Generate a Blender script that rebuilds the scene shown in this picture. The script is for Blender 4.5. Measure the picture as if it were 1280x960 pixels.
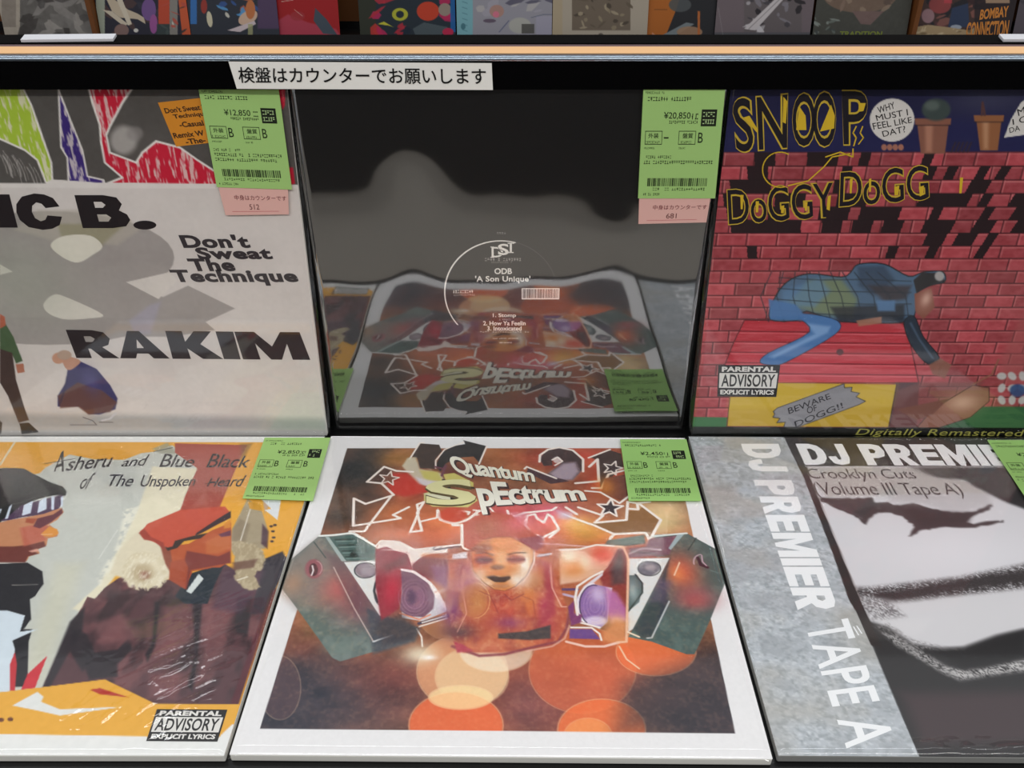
import bpy, bmesh, math, random
import numpy as np
from mathutils import Vector, Matrix
from mathutils.geometry import tessellate_polygon

for o in list(bpy.data.objects): bpy.data.objects.remove(o)
SC = bpy.context.scene; COL = SC.collection
# ------------------------------------------------------------------ camera, world, lights
ZS = 0.95                                    # height of the shelf the near row lies on
CAM = Vector((0.0024, -0.6187, ZS + 0.4485)); PITCH = math.radians(32.40); FPX = 1070.0
cam = bpy.data.cameras.new('camera'); cam.sensor_width = 36.0; cam.lens = FPX / 1280 * 36.0
cam.clip_start = 0.02
cob = bpy.data.objects.new('camera', cam); COL.objects.link(cob); SC.camera = cob
cob.location = CAM; cob.rotation_euler = (math.pi / 2 - PITCH, 0, 0)
SC.view_settings.view_transform = 'Standard'; SC.view_settings.look = 'None'
SC.view_settings.gamma = 1.0; SC.view_settings.use_curve_mapping = False
SC.view_settings.exposure = -0.14
w = bpy.data.worlds.new('world'); SC.world = w; w.use_nodes = True
w.node_tree.nodes['Background'].inputs[0].default_value = (0.95, 0.97, 1.0, 1)
w.node_tree.nodes['Background'].inputs[1].default_value = 0.45
def area(name, loc, rot, sx, sy, power, col=(1, 1, 1)):
    l = bpy.data.lights.new(name, 'AREA'); l.shape = 'RECTANGLE'; l.size = sx; l.size_y = sy
    l.energy = power; l.color = col
    o = bpy.data.objects.new(name, l); COL.objects.link(o); o.location = loc; o.rotation_euler = rot
    return o
# ceiling tubes: one run over the back of the rack, one run over the aisle
area('ceiling_tube_light', (0.2, 0.49, ZS + 1.78), (0, 0, 0), 4.2, 0.10, 14.5, (0.96, 0.98, 1.0))
area('ceiling_tube_light', (0.0, -1.55, ZS + 1.78), (math.radians(-22), 0, 0), 4.2, 0.35, 80.0, (1.0, 0.99, 0.95))
area('ceiling_tube_light', (0.0, 1.6, ZS + 1.78), (math.radians(12), 0, 0), 4.2, 0.10, 14.0, (1.0, 0.96, 0.9))

# ------------------------------------------------------------------ colour + materials
def s2l(c):
    c = np.asarray(c, float)
    return np.where(c <= 0.04045, c / 12.92, ((c + 0.055) / 1.055) ** 2.4)
def hx(h):
    h = h.lstrip('#'); return np.array([int(h[i:i + 2], 16) / 255 for i in (0, 2, 4)])
def lin(h): return tuple(float(v) for v in s2l(hx(h))) + (1.0,)
def mat(name, color='#808080', rough=0.5, spec=0.5, metal=0.0, bump=0.0, bscale=200.0, coat=0.0):
    m = bpy.data.materials.new(name); m.use_nodes = True; nt = m.node_tree; b = nt.nodes['Principled BSDF']
    b.inputs['Base Color'].default_value = lin(color); b.inputs['Roughness'].default_value = rough
    b.inputs['Specular IOR Level'].default_value = spec; b.inputs['Metallic'].default_value = metal
    b.inputs['Coat Weight'].default_value = coat
    if bump:
        n = nt.nodes.new('ShaderNodeTexNoise'); n.inputs['Scale'].default_value = bscale
        tc = nt.nodes.new('ShaderNodeTexCoord'); nt.links.new(tc.outputs['Object'], n.inputs['Vector'])
        bp = nt.nodes.new('ShaderNodeBump'); bp.inputs['Strength'].default_value = bump; bp.inputs['Distance'].default_value = 0.001
        nt.links.new(n.outputs['Fac'], bp.inputs['Height']); nt.links.new(bp.outputs[0], b.inputs['Normal'])
    return m
def ink_mat(name, rough=0.42, spec=0.35):
    m = bpy.data.materials.new(name); m.use_nodes = True; nt = m.node_tree; b = nt.nodes['Principled BSDF']
    a = nt.nodes.new('ShaderNodeVertexColor'); a.layer_name = 'print'
    nt.links.new(a.outputs['Color'], b.inputs['Base Color'])
    b.inputs['Roughness'].default_value = rough; b.inputs['Specular IOR Level'].default_value = spec
    return m
def film_mat(name, k, rough, bstr, bscale, crinkle=0.0, cs=60.0):
    m = bpy.data.materials.new(name); m.use_nodes = True; nt = m.node_tree; N = nt.nodes; L = nt.links
    N.remove(N['Principled BSDF']); out = N['Material Output']
    t = N.new('ShaderNodeBsdfTransparent'); g = N.new('ShaderNodeBsdfGlossy'); g.inputs['Roughness'].default_value = rough
    mx = N.new('ShaderNodeAddShader'); geo = N.new('ShaderNodeNewGeometry'); dot = N.new('ShaderNodeVectorMath'); dot.operation = 'DOT_PRODUCT'
    def mth(op, a, bval=None, clamp=False):
        n = N.new('ShaderNodeMath'); n.operation = op; n.use_clamp = clamp
        if isinstance(a, (int, float)): n.inputs[0].default_value = a
        else: L.new(a, n.inputs[0])
        if bval is not None:
            if isinstance(bval, (int, float)): n.inputs[1].default_value = bval
            else: L.new(bval, n.inputs[1])
        return n.outputs[0]
    L.new(geo.outputs['Incoming'], dot.inputs[0]); ca = mth('ABSOLUTE', dot.outputs['Value'])
    sch = mth('ADD', mth('MULTIPLY', mth('POWER', mth('SUBTRACT', 1.0, ca, True), 5.0), 0.96), 0.04)
    fac = mth('MULTIPLY', sch, k, True)
    tc = N.new('ShaderNodeTexCoord'); nz = N.new('ShaderNodeTexNoise'); nz.inputs['Scale'].default_value = bscale
    nz.inputs['Detail'].default_value = 1.5; L.new(tc.outputs['Object'], nz.inputs['Vector'])
    bp = N.new('ShaderNodeBump'); bp.inputs['Strength'].default_value = bstr; bp.inputs['Distance'].default_value = 0.001
    L.new(nz.outputs['Fac'], bp.inputs['Height'])
    last = bp
    if crinkle:
        v = N.new('ShaderNodeTexVoronoi'); v.feature = 'DISTANCE_TO_EDGE'; v.inputs['Scale'].default_value = cs
        nn = N.new('ShaderNodeTexNoise'); nn.inputs['Scale'].default_value = 25.0
        mixv = N.new('ShaderNodeVectorMath'); mixv.operation = 'ADD'; L.new(tc.outputs['Object'], nn.inputs['Vector'])
        sc = N.new('ShaderNodeVectorMath'); sc.operation = 'SCALE'; sc.inputs['Scale'].default_value = 0.05
        L.new(nn.outputs['Color'], sc.inputs[0]); L.new(tc.outputs['Object'], mixv.inputs[0]); L.new(sc.outputs[0], mixv.inputs[1])
        L.new(mixv.outputs[0], v.inputs['Vector'])
        b2 = N.new('ShaderNodeBump'); b2.inputs['Strength'].default_value = crinkle; b2.inputs['Distance'].default_value = 0.001
        L.new(v.outputs['Distance'], b2.inputs['Height']); L.new(bp.outputs[0], b2.inputs['Normal']); last = b2
    L.new(last.outputs[0], g.inputs['Normal']); L.new(last.outputs[0], dot.inputs[1]); L.new(fac, g.inputs['Color'])
    L.new(t.outputs[0], mx.inputs[0]); L.new(g.outputs[0], mx.inputs[1]); L.new(mx.outputs[0], out.inputs['Surface'])
    return m
M_INK = ink_mat('printed_card'); M_PAPER = ink_mat('label_paper', 0.7, 0.15)
M_BLACK = mat('black_laminate', '#0c0c0d', 0.35, 0.35)
M_RAIL = mat('black_rail_plastic', '#060607', 0.10, 0.6)
M_CARD = {'white': mat('white_card_edge', '#dcdad4', 0.6), 'black': mat('black_card_edge', '#121214', 0.5), 'grey': mat('grey_card_edge', '#8a8a88', 0.6)}

# ------------------------------------------------------------------ mesh helpers
def tag(o, label=None, cat=None, group=None, kind=None):
    if label: o['label'] = label
    if cat: o['category'] = cat
    if group: o['group'] = group
    if kind: o['kind'] = kind
    return o
def link(name, me, parent=None, mats=()):
    o = bpy.data.objects.new(name, me); COL.objects.link(o)
    for m in mats: me.materials.append(m)
    if parent: o.parent = parent
    return o
def empty(name, loc, rot=(0, 0, 0)):
    o = bpy.data.objects.new(name, None); COL.objects.link(o); o.location = loc; o.rotation_euler = rot
    o.empty_display_size = 0.05
    return o
class MB:
    def __init__(s): s.bm = bmesh.new()
    def box(s, x0, x1, y0, y1, z0, z1, bev=0.0, seg=2):
        bm = bmesh.new(); r = bmesh.ops.create_cube(bm, size=1.0)
        for v in bm.verts:
            v.co = Vector(((x0 + x1) / 2 + v.co.x * (x1 - x0), (y0 + y1) / 2 + v.co.y * (y1 - y0), (z0 + z1) / 2 + v.co.z * (z1 - z0)))
        if bev: bmesh.ops.bevel(bm, geom=bm.edges[:], offset=bev, segments=seg, affect='EDGES', profile=0.5)
        me = bpy.data.meshes.new('t'); bm.to_mesh(me); bm.free(); s.bm.from_mesh(me); bpy.data.meshes.remove(me); return s
    def extrude_x(s, prof, x0, x1):              # closed (y,z) profile swept along x
        n = len(prof); a = [s.bm.verts.new((x0, y, z)) for y, z in prof]; b = [s.bm.verts.new((x1, y, z)) for y, z in prof]
        for i in range(n):
            j = (i + 1) % n; s.bm.faces.new((a[i], a[j], b[j], b[i]))
        s.bm.faces.new(a[::-1]); s.bm.faces.new(b); return s
    def build(s, name, m, parent=None, smooth=False):
        bmesh.ops.recalc_face_normals(s.bm, faces=s.bm.faces[:])
        me = bpy.data.meshes.new(name); s.bm.to_mesh(me); s.bm.free()
        if smooth: me.polygons.foreach_set('use_smooth', [True] * len(me.polygons))
        return link(name, me, parent, [m])

# ------------------------------------------------------------------ value noise
def vnoise(X, Y, seed=0):
    r = np.random.RandomState(seed); T = r.rand(256, 256)
    xi = np.floor(X).astype(int); yi = np.floor(Y).astype(int); fx = X - xi; fy = Y - yi
    fx = fx * fx * (3 - 2 * fx); fy = fy * fy * (3 - 2 * fy); g = lambda a, b: T[a % 256, b % 256]
    return (g(xi, yi) * (1 - fx) + g(xi + 1, yi) * fx) * (1 - fy) + (g(xi, yi + 1) * (1 - fx) + g(xi + 1, yi + 1) * fx) * fy
def fbm(X, Y, seed=0, n=4):
    s = 0; a = 0.5; t = 0
    for k in range(n):
        s = s + a * vnoise(X * 2 ** k, Y * 2 ** k, seed + k); t += a; a *= 0.5
    return s / t
def grid_mesh(name, xs, ys, Z, cols=None):
    ny, nx = Z.shape; X, Y = np.meshgrid(xs, ys)
    co = np.stack([X, Y, Z], -1).reshape(-1, 3).astype(np.float32)
    i = np.arange(nx * ny).reshape(ny, nx)
    f = np.stack([i[:-1, :-1], i[1:, :-1], i[1:, 1:], i[:-1, 1:]], -1).reshape(-1, 4)
    me = bpy.data.meshes.new(name); me.vertices.add(len(co)); me.vertices.foreach_set('co', co.ravel())
    me.loops.add(f.size); me.loops.foreach_set('vertex_index', f.ravel().astype(np.int32))
    me.polygons.add(len(f)); me.polygons.foreach_set('loop_start', np.arange(0, f.size, 4, dtype=np.int32))
    me.polygons.foreach_set('loop_total', np.full(len(f), 4, np.int32))
    me.update(calc_edges=True); me.validate()
    if cols is not None:
        a = me.color_attributes.new('print', 'FLOAT_COLOR', 'POINT')
        c = np.ones((len(co), 4), np.float32); c[:, :3] = s2l(np.clip(cols, 0, 1)).reshape(-1, 3)
        a.data.foreach_set('color', c.ravel())
    return me

# ------------------------------------------------------------------ text outlines as meshes
_TC = {}
def text_tris(body, bold=0.0, shear=0.0, space=1.0, res=4):
    k = (body, bold, shear, space)
    if k in _TC: return _TC[k]
    c = bpy.data.curves.new('t', 'FONT'); c.body = body; c.offset = bold; c.shear = shear; c.space_character = space
    c.resolution_u = res; c.align_x = 'LEFT'
    o = bpy.data.objects.new('t', c); COL.objects.link(o)
    dg = bpy.context.evaluated_depsgraph_get(); me = bpy.data.meshes.new_from_object(o.evaluated_get(dg))
    v = np.array([p.co[:2] for p in me.vertices]); fs = [tuple(p.vertices) for p in me.polygons]
    bpy.data.objects.remove(o); bpy.data.curves.remove(c); bpy.data.meshes.remove(me)
    lo = v.min(0); hi = v.max(0); v = (v - lo) / (hi - lo); v[:, 1] = 1 - v[:, 1]
    _TC[k] = (v, fs); return _TC[k]

class Ink:
    """flat printed shapes in a local mm frame: x right, y DOWN from the top-left corner"""
    def __init__(s, W, H, z0, ox=None, oy=None):
        s.W, s.H, s.z0 = W, H, z0; s.v = []; s.f = []; s.c = []
    def put(s, P, faces, color, layer):
        b = len(s.v); z = s.z0 + layer * 4e-5; col = tuple(s2l(hx(color)))
        for x, y in P:
            s.v.append((x / 1000 - s.W / 2, s.H - y / 1000, z)); s.c.append(col)
        for f in faces: s.f.append([b + i for i in f])
    def poly(s, P, color, layer=0, holes=()):
        loops = [[Vector((float(x), float(y), 0)) for x, y in L] for L in [P, *holes]]
        pts = [p for L in [P, *holes] for p in L]
        s.put(pts, [t for t in tessellate_polygon(loops)], color, layer)
    def line(s, P, wd, color, layer=0):
        for a, b in zip(P[:-1], P[1:]):
            a = np.array(a, float); b = np.array(b, float); d = b - a; n = np.linalg.norm(d)
            if n < 1e-6: continue
            d /= n; q = np.array([-d[1], d[0]]) * wd / 2; e = d * wd * 0.35
            s.put([a - e + q, b + e + q, b + e - q, a - e - q], [(0, 1, 2, 3)], color, layer)
    def text(s, Q, body, color, layer=0, bold=0.0, shear=0.0, space=1.0):
        v, fs = text_tris(body, bold, shear, space); Q = np.array(Q, float)
        a = v[:, :1]; b = v[:, 1:]
        P = Q[0] * (1 - a) * (1 - b) + Q[1] * a * (1 - b) + Q[2] * a * b + Q[3] * (1 - a) * b
        s.put(P, fs, color, layer)
    def glyph(s, Q, ch, color, layer=0):
        Q = np.array(Q, float)
        wp = lambda L: [Q[0] * (1 - a) * (1 - b) + Q[1] * a * (1 - b) + Q[2] * a * b + Q[3] * (1 - a) * b for a, b in L]
        o, hs = GL[ch]; s.poly(wp(o), color, layer, [wp(h) for h in hs])
    def dashes(s, x0, y0, x1, y1, color, layer=0, seed=0, n=None, fill=0.6):
        """small print too fine to read: a run of tiny marks"""
        r = random.Random(seed); n = n or max(3, int((x1 - x0) / ((y1 - y0) * 0.95))); st = (x1 - x0) / n
        for i in range(n):
            if r.random() < 0.12: continue
            a = x0 + i * st; k = r.choice((0, 1, 2)); h = y1 - y0; t = h * 0.2; ww = st * 0.75
            rc = lambda p, q, u, v: s.put([(p, q), (u, q), (u, v), (p, v)], [(0, 1, 2, 3)], color, layer)
            if k != 1: rc(a, y0, a + ww, y0 + t)
            if k != 2: rc(a + ww * 0.4, y0, a + ww * 0.4 + t, y1)
            rc(a, y1 - t, a + ww, y1) if r.random() < 0.6 else rc(a, y0 + h * 0.42, a + ww, y0 + h * 0.42 + t)
    def barcode(s, x0, y0, x1, y1, color, layer=0, seed=1, n=44):
        r = random.Random(seed); st = (x1 - x0) / n
        for i in range(n):
            ww = st * r.choice((0.35, 0.5, 0.75)); a = x0 + i * st
            s.put([(a, y0), (a + ww, y0), (a + ww, y1), (a, y1)], [(0, 1, 2, 3)], color, layer)
    def rect(s, x0, y0, x1, y1, color, layer=0): s.put([(x0, y0), (x1, y0), (x1, y1), (x0, y1)], [(0, 1, 2, 3)], color, layer)
    def build(s, name, parent, m=None):
        me = bpy.data.meshes.new(name); me.from_pydata(s.v, [], s.f); me.update()
        # make all faces look the same way (towards local +z)
        bm = bmesh.new(); bm.from_mesh(me)
        bm.normal_update()
        for f in bm.faces:
            if f.normal.z < 0: f.normal_flip()
        bm.to_mesh(me); bm.free()
        a = me.color_attributes.new('print', 'FLOAT_COLOR', 'POINT')
        a.data.foreach_set('color', np.array([(*c, 1) for c in s.c], np.float32).ravel())
        return link(name, me, parent, [m or M_INK])
GL = {  # very heavy grotesque capitals for headlines
 'I': ([(0, 0), (1, 0), (1, 1), (0, 1)], []),
 'A': ([(0, 1), (.33, 0), (.67, 0), (1, 1), (.68, 1), (.62, .82), (.38, .82), (.32, 1)], [[(.42, .62), (.58, .62), (.5, .3)]]),
 'K': ([(0, 0), (.36, 0), (.36, .38), (.62, 0), (1, 0), (.66, .46), (1, 1), (.6, 1), (.36, .62), (.36, 1), (0, 1)], []),
 'M': ([(0, 0), (.3, 0), (.5, .52), (.7, 0), (1, 0), (1, 1), (.74, 1), (.74, .42), (.58, 1), (.42, 1), (.26, .42), (.26, 1), (0, 1)], []),
 'R': ([(0, 0), (.6, 0), (.85, .07), (.95, .3), (.86, .52), (.7, .6), (1, 1), (.62, 1), (.42, .66), (.36, .66), (.36, 1), (0, 1)], [[(.36, .22), (.52, .22), (.6, .31), (.52, .42), (.36, .42)]]),
 'P': ([(0, 0), (.6, 0), (.9, .08), (1, .33), (.9, .58), (.6, .67), (.38, .67), (.38, 1), (0, 1)], [[(.38, .24), (.55, .24), (.64, .33), (.55, .44), (.38, .44)]]),
 'E': ([(0, 0), (1, 0), (1, .23), (.4, .23), (.4, .38), (.95, .38), (.95, .6), (.4, .6), (.4, .77), (1, .77), (1, 1), (0, 1)], []),
 'D': ([(0, 0), (.5, 0), (.8, .09), (.97, .3), (1, .5), (.97, .7), (.8, .91), (.5, 1), (0, 1)], [[(.36, .24), (.5, .24), (.64, .36), (.64, .64), (.5, .76), (.36, .76)]]),
 'J': ([(.58, 0), (1, 0), (1, .68), (.87, .92), (.5, 1), (.14, .93), (0, .7), (0, .6), (.38, .6), (.42, .73), (.5, .76), (.58, .7)], []),
 'B': ([(0, 0), (.6, 0), (.86, .07), (.93, .27), (.83, .46), (.97, .58), (1, .75), (.88, .94), (.6, 1), (0, 1)], [[(.36, .2), (.52, .2), (.59, .29), (.52, .38), (.36, .38)], [(.36, .58), (.55, .58), (.63, .68), (.55, .8), (.36, .8)]]),
 'C': ([(1, .36), (.68, .4), (.61, .28), (.5, .24), (.39, .33), (.35, .5), (.39, .67), (.5, .76), (.61, .72), (.68, .6), (1, .64), (.9, .87), (.72, .97), (.5, 1), (.2, .92), (.04, .72), (0, .5), (.04, .28), (.2, .08), (.5, 0), (.72, .03), (.9, .13)], []),
}

class Paint:
    """soft artwork: a fine grid of coloured points over the printed face (mm frame as in Ink)"""
    def __init__(s, rec, N, base):
        s.rec = rec; s.N = N; W = rec.W * 1000; H = rec.H * 1000
        s.x = np.linspace(0, W, N); s.y = np.linspace(0, H, N); s.X, s.Y = np.meshgrid(s.x, s.y)
        s.C = np.zeros((N, N, 3)); s.C[:] = hx(base); s.d = W / (N - 1)
    def _sub(s, P, pad):
        P = np.array(P); lo = P.min(0) - pad; hi = P.max(0) + pad
        i0, i1 = np.searchsorted(s.x, [lo[0], hi[0]]); j0, j1 = np.searchsorted(s.y, [lo[1], hi[1]])
        return slice(j0, j1), slice(i0, i1)
    def _blend(s, sl, M, color, tex=None):
        c = hx(color) if isinstance(color, str) else color
        if tex is not None: M = M * tex(s.X[sl], s.Y[sl])
        s.C[sl] = s.C[sl] * (1 - M[..., None]) + c * M[..., None]
    def mm(s, P): return [s.rec.mm(x, y) for x, y in P]
    def poly(s, P, color, a=1.0, f=0.0, tex=None, mm=False):
        P = P if mm else s.mm(P); f = max(f, s.d * 0.5); sl = s._sub(P, f)
        X = s.X[sl]; Y = s.Y[sl]
        if X.size == 0: return
        ins = np.zeros(X.shape, bool); D = np.full(X.shape, 1e9); n = len(P)
        for i in range(n):
            (x0, y0), (x1, y1) = P[i], P[(i + 1) % n]
            if y0 != y1:
                cr = ((Y < y0) != (Y < y1)) & (X < (x1 - x0) * (Y - y0) / (y1 - y0) + x0); ins ^= cr
            dx, dy = x1 - x0, y1 - y0; L = dx * dx + dy * dy + 1e-12
            t = np.clip(((X - x0) * dx + (Y - y0) * dy) / L, 0, 1)
            D = np.minimum(D, (X - x0 - t * dx) ** 2 + (Y - y0 - t * dy) ** 2)
        D = np.sqrt(D); sd = np.where(ins, D, -D)
        M = np.clip(sd / (2 * f) + 0.5, 0, 1); M = M * M * (3 - 2 * M) * a
        s._blend(sl, M, color, tex)
    def line(s, P, wd, color, a=1.0, f=0.0, tex=None):
        P = s.mm(P); f = max(f, s.d * 0.5); sl = s._sub(P, wd + f); X = s.X[sl]; Y = s.Y[sl]
        if X.size == 0: return
        D = np.full(X.shape, 1e9)
        for (x0, y0), (x1, y1) in zip(P[:-1], P[1:]):
            dx, dy = x1 - x0, y1 - y0; L = dx * dx + dy * dy + 1e-12
            t = np.clip(((X - x0) * dx + (Y - y0) * dy) / L, 0, 1)
            D = np.minimum(D, (X - x0 - t * dx) ** 2 + (Y - y0 - t * dy) ** 2)
        M = np.clip((wd / 2 - np.sqrt(D)) / (2 * f) + 0.5, 0, 1) * a
        s._blend(sl, M, color, tex)
    def ell(s, cx, cy, rx, ry, color, a=1.0, f=0.0, rot=0.0, tex=None, n=40):
        r = math.radians(rot); P = []
        for i in range(n):
            t = 2 * math.pi * i / n; u, v = rx * math.cos(t), ry * math.sin(t)
            P.append((cx + u * math.cos(r) - v * math.sin(r), cy + u * math.sin(r) + v * math.cos(r)))
        s.poly(P, color, a, f, tex)
    def ring(s, cx, cy, rx, ry, wd, color, a=1.0, t0=0, t1=360, n=36, f=0.0):
        s.line([(cx + rx * math.cos(math.radians(t0 + (t1 - t0) * i / n)), cy + ry * math.sin(math.radians(t0 + (t1 - t0) * i / n))) for i in range(n + 1)], wd, color, a, f)
    def glow(s, cx, cy, rx, ry, color, a=1.0):
        x0, y0 = s.rec.mm(cx, cy); sx = abs(s.rec.mm(cx + rx, cy)[0] - x0); sy = abs(s.rec.mm(cx, cy + ry)[1] - y0)
        M = a * np.exp(-((s.X - x0) / sx) ** 2 - ((s.Y - y0) / sy) ** 2)
        s._blend((slice(None), slice(None)), M, color)
    def mottle(s, amt, scale, seed=0, tint=(1, 1, 1)):
        s.C += (fbm(s.X / scale, s.Y / scale, seed)[..., None] - 0.5) * amt * np.array(tint)
    def build(s, name, parent, z=0.0002):
        me = grid_mesh(name, s.x / 1000 - s.rec.W / 2, s.rec.H - s.y / 1000, np.full((s.N, s.N), z), s.C)
        # rows run downwards, so flip to face local +z
        return link(name, me, parent, [M_INK])
def streaks(seed, sx, sy, lo=0.35, hi=0.6):
    return lambda X, Y: np.clip((fbm(X / sx, Y / sy, seed, 3) - lo) / (hi - lo), 0, 1)
def cut(ox, oy, sc):                     # tracing frame -> frame of the photograph
    return lambda *P: [(ox + a / sc, oy + b / sc) for a, b in P]

def sm(P, k=5):                          # smooth closed outline through the given points
    P = [np.array(p, float) for p in P]; n = len(P); R = []
    for i in range(n):
        a, b, c, d = P[i - 1], P[i], P[(i + 1) % n], P[(i + 2) % n]
        for j in range(k):
            t = j / k; R.append(tuple(0.5 * (2 * b + (c - a) * t + (2 * a - 5 * b + 4 * c - d) * t * t + (3 * b - a - 3 * c + d) * t ** 3)))
    return R
def rough(P, amp, seed=0, k=4):          # the same outline with a torn, hairy edge
    r = random.Random(seed); Q = sm(P, k); return [(x + r.uniform(-amp, amp), y + r.uniform(-amp, amp)) for x, y in Q]
class Rec:
    W = 0.315; H = 0.315; T = 0.004
    def __init__(s, x, y, z, tilt, yaw, label, group, edge='white', name='record_sleeve', W=None):
        if W: s.W = s.H = W
        s.root = empty(name, (x, y, z), (tilt, 0, yaw)); tag(s.root, label, 'record', group)
        s.Mw = Matrix.LocRotScale(Vector((x, y, z)), s.root.rotation_euler.to_quaternion(), None)
        s.edge = edge; s.inv = s.Mw.inverted(); s.co = s.inv @ CAM; s.R3 = s.inv.to_3x3()
        s.cp, s.sp = math.cos(PITCH), math.sin(PITCH)
    def mm(s, px, py, z=0.0):            # point of the photograph -> mm on this sleeve's face
        a = (px - 640) / FPX; b = -(py - 480) / FPX
        d = s.R3 @ Vector((a, s.cp + b * s.sp, -s.sp + b * s.cp)); t = (z - s.co.z) / d.z
        p = s.co + d * t
        return ((p.x + s.W / 2) * 1000, (s.H - p.y) * 1000)
    def q(s, *P): return [s.mm(*p) for p in P]
    def box(s, xl, yt, xr, yb):          # upright rectangle through photo points
        a = s.mm(xl, yb); b = s.mm(xr, yb); t = s.mm(xl, yt)[1]
        return [(a[0], t), (b[0], t), (b[0], b[1]), (a[0], a[1])]
    def board(s):
        MB().box(-s.W / 2, s.W / 2, 0, s.H, -s.T, 0, 0.0009, 3).build('sleeve_board', M_CARD[s.edge], s.root)
    def film(s, m, amp=0.0003, lam=90.0, seed=0, lift=0.0019, bulge=(), n=90, over=0.0012, ridges=()):
        xs = np.linspace(-s.W / 2 - over, s.W / 2 + over, n); ys = np.linspace(s.H + over, -over, n); X, Y = np.meshgrid(xs * 1000, ys * 1000)
        Z = lift + amp * 2 * (fbm(X / lam + 7.3, Y / lam + 3.1, seed, 3) - 0.5)
        for bx, by, rx, ry, h in bulge: Z += h * np.exp(-((X - (bx - s.W * 500)) / rx) ** 2 - ((Y - (s.H * 1000 - by)) / ry) ** 2)
        for bx, by, rx, ry, h, ang in ridges:      # sharp creases gathered in one place
            dx = X - (bx - s.W * 500); dy = Y - (s.H * 1000 - by); ca, sa = math.cos(math.radians(ang)), math.sin(math.radians(ang))
            u = (dx * ca + dy * sa); v_ = (-dx * sa + dy * ca)
            k = 1 - np.abs(2 * fbm(u / 26 + 9, v_ / 6.5 + 5, seed + 50, 3) - 1)
            Z += h * k ** 6 * np.exp(-(dx / rx) ** 2 - (dy / ry) ** 2)
        e = np.minimum(np.minimum(X - X.min(), X.max() - X), np.minimum(Y - Y.min(), Y.max() - Y)) / 1000
        k = np.clip(e / 0.006, 0, 1); Z = Z * (k * (2 - k)) + 0.0008 * (1 - k)
        Z[0, :] = Z[-1, :] = -0.002; Z[:, 0] = Z[:, -1] = -0.002
        me = grid_mesh('plastic_sleeve', xs, ys, Z); me.polygons.foreach_set('use_smooth', [True] * len(me.polygons))
        o = link('plastic_sleeve', me, s.root, [m]); o['label'] = 'clear plastic outer sleeve'
        return o
    def label(s, Q, spec, z=0.0026):
        """green shop sticker: quad in photo px (TL,TR,BR,BL)"""
        Q = np.array([s.mm(x, y, z) for x, y in Q])
        at = lambda a, b: tuple(Q[0] * (1 - a) * (1 - b) + Q[1] * a * (1 - b) + Q[2] * a * b + Q[3] * (1 - a) * b)
        I = Ink(s.W, s.H, z + 0.0001)
        base = MB(); vs = [(x / 1000 - s.W / 2, s.H - y / 1000) for x, y in Q]
        lo = [base.bm.verts.new((x, y, z - 0.0002)) for x, y in vs]; hi = [base.bm.verts.new((x, y, z)) for x, y in vs]
        base.bm.faces.new(hi); base.bm.faces.new(lo[::-1])
        for i in range(4): base.bm.faces.new((hi[i], lo[i], lo[(i + 1) % 4], hi[(i + 1) % 4]))
        return I, at, base
# ------------------------------------------------------------------ the shop fixture
M_WOOD = mat('brown_wood_panel', '#7a4a26', 0.5, 0.3, bump=0.2, bscale=40)
M_FLOOR = mat('shop_floor', '#a39c92', 0.35, 0.4, bump=0.05, bscale=8)
M_ORANGE = mat('orange_laminate_edge', '#ffc98e', 0.4, 0.2)
M_MAUVE = mat('grey_mauve_ledge', '#6a5254', 0.5, 0.2)
M_DARKRACK = mat('dark_rack_board', '#141415', 0.5, 0.3)
M_LIGHTPANEL = mat('pale_rack_panel', '#d5d0c8', 0.6, 0.3)
f = MB().box(-4, 4, -4, 4.5, -0.05, 0.0).build('floor', M_FLOOR); tag(f, kind='structure')
TILT = math.radians(5.85)
rack = empty('display_rack', (0, 0.1, 0))
tag(rack, 'black record display rack with an orange edged top rail', 'display rack')
def rk(mb, name, m, smooth=False):
    for v in mb.bm.verts: v.co.y -= 0.1
    return mb.build(name, m, rack, smooth)
XR = 1.6
rk(MB().box(-XR, XR, -0.345, 0.09, ZS - 0.032, ZS - 0.0062, 0.002), 'shelf', M_BLACK)
rk(MB().box(-XR, XR, -0.30, 0.09, 0.0, ZS - 0.0325), 'base_cabinet', M_DARKRACK)
h = 0.325; b0 = 0.0255; TB = math.radians(1.4)
rk(MB().extrude_x([(b0, ZS - 0.006), (b0 + 0.01, ZS - 0.006), (b0 + 0.01 + h * math.tan(TB), ZS + 0.3), (b0 + 0.0 + h * math.tan(TB), ZS + 0.3)], -XR, XR), 'back_panel', M_BLACK)
ZR = ZS + 0.319
rb = [(0.0205 + 0.003 * (1 - math.cos(t)), ZR - 0.003 + 0.003 * math.sin(t)) for t in np.linspace(0, math.pi / 2, 9)]
prof = [(0.0205, ZS + 0.296)] + rb + [(0.0300, ZR), (0.0300, ZS + 0.296)]
o = rk(MB().extrude_x(prof, -XR, XR), 'top_rail', M_RAIL)
for q in o.data.polygons: q.use_smooth = 0.001 < abs(q.normal.z) < 0.999
tr = [(0.0262, ZR + 0.0001), (0.0244, ZR + 0.0002)] + [(0.0228 - 0.0028 * math.sin(t) , ZR - 0.0026 + 0.0028 * math.cos(t)) for t in np.linspace(0.1, 1.5, 9)] + [(0.0203, ZR - 0.0032), (0.0262, ZR - 0.0032)]
o = rk(MB().extrude_x([(y - .0001, z) for y, z in tr], -XR, XR), 'edge_trim', mat('polished_metal_edge', '#8d98a4', 0.24, 0.5, 1.0)); o['label'] = 'thin shiny metal edge of the rail'
rk(MB().box(-XR, XR, 0.0303, 0.0535, ZR - 0.0015, ZR + 0.0004, 0.0004), 'rail_strip', M_ORANGE)['label'] = 'pale orange strip along the rail'
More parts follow.
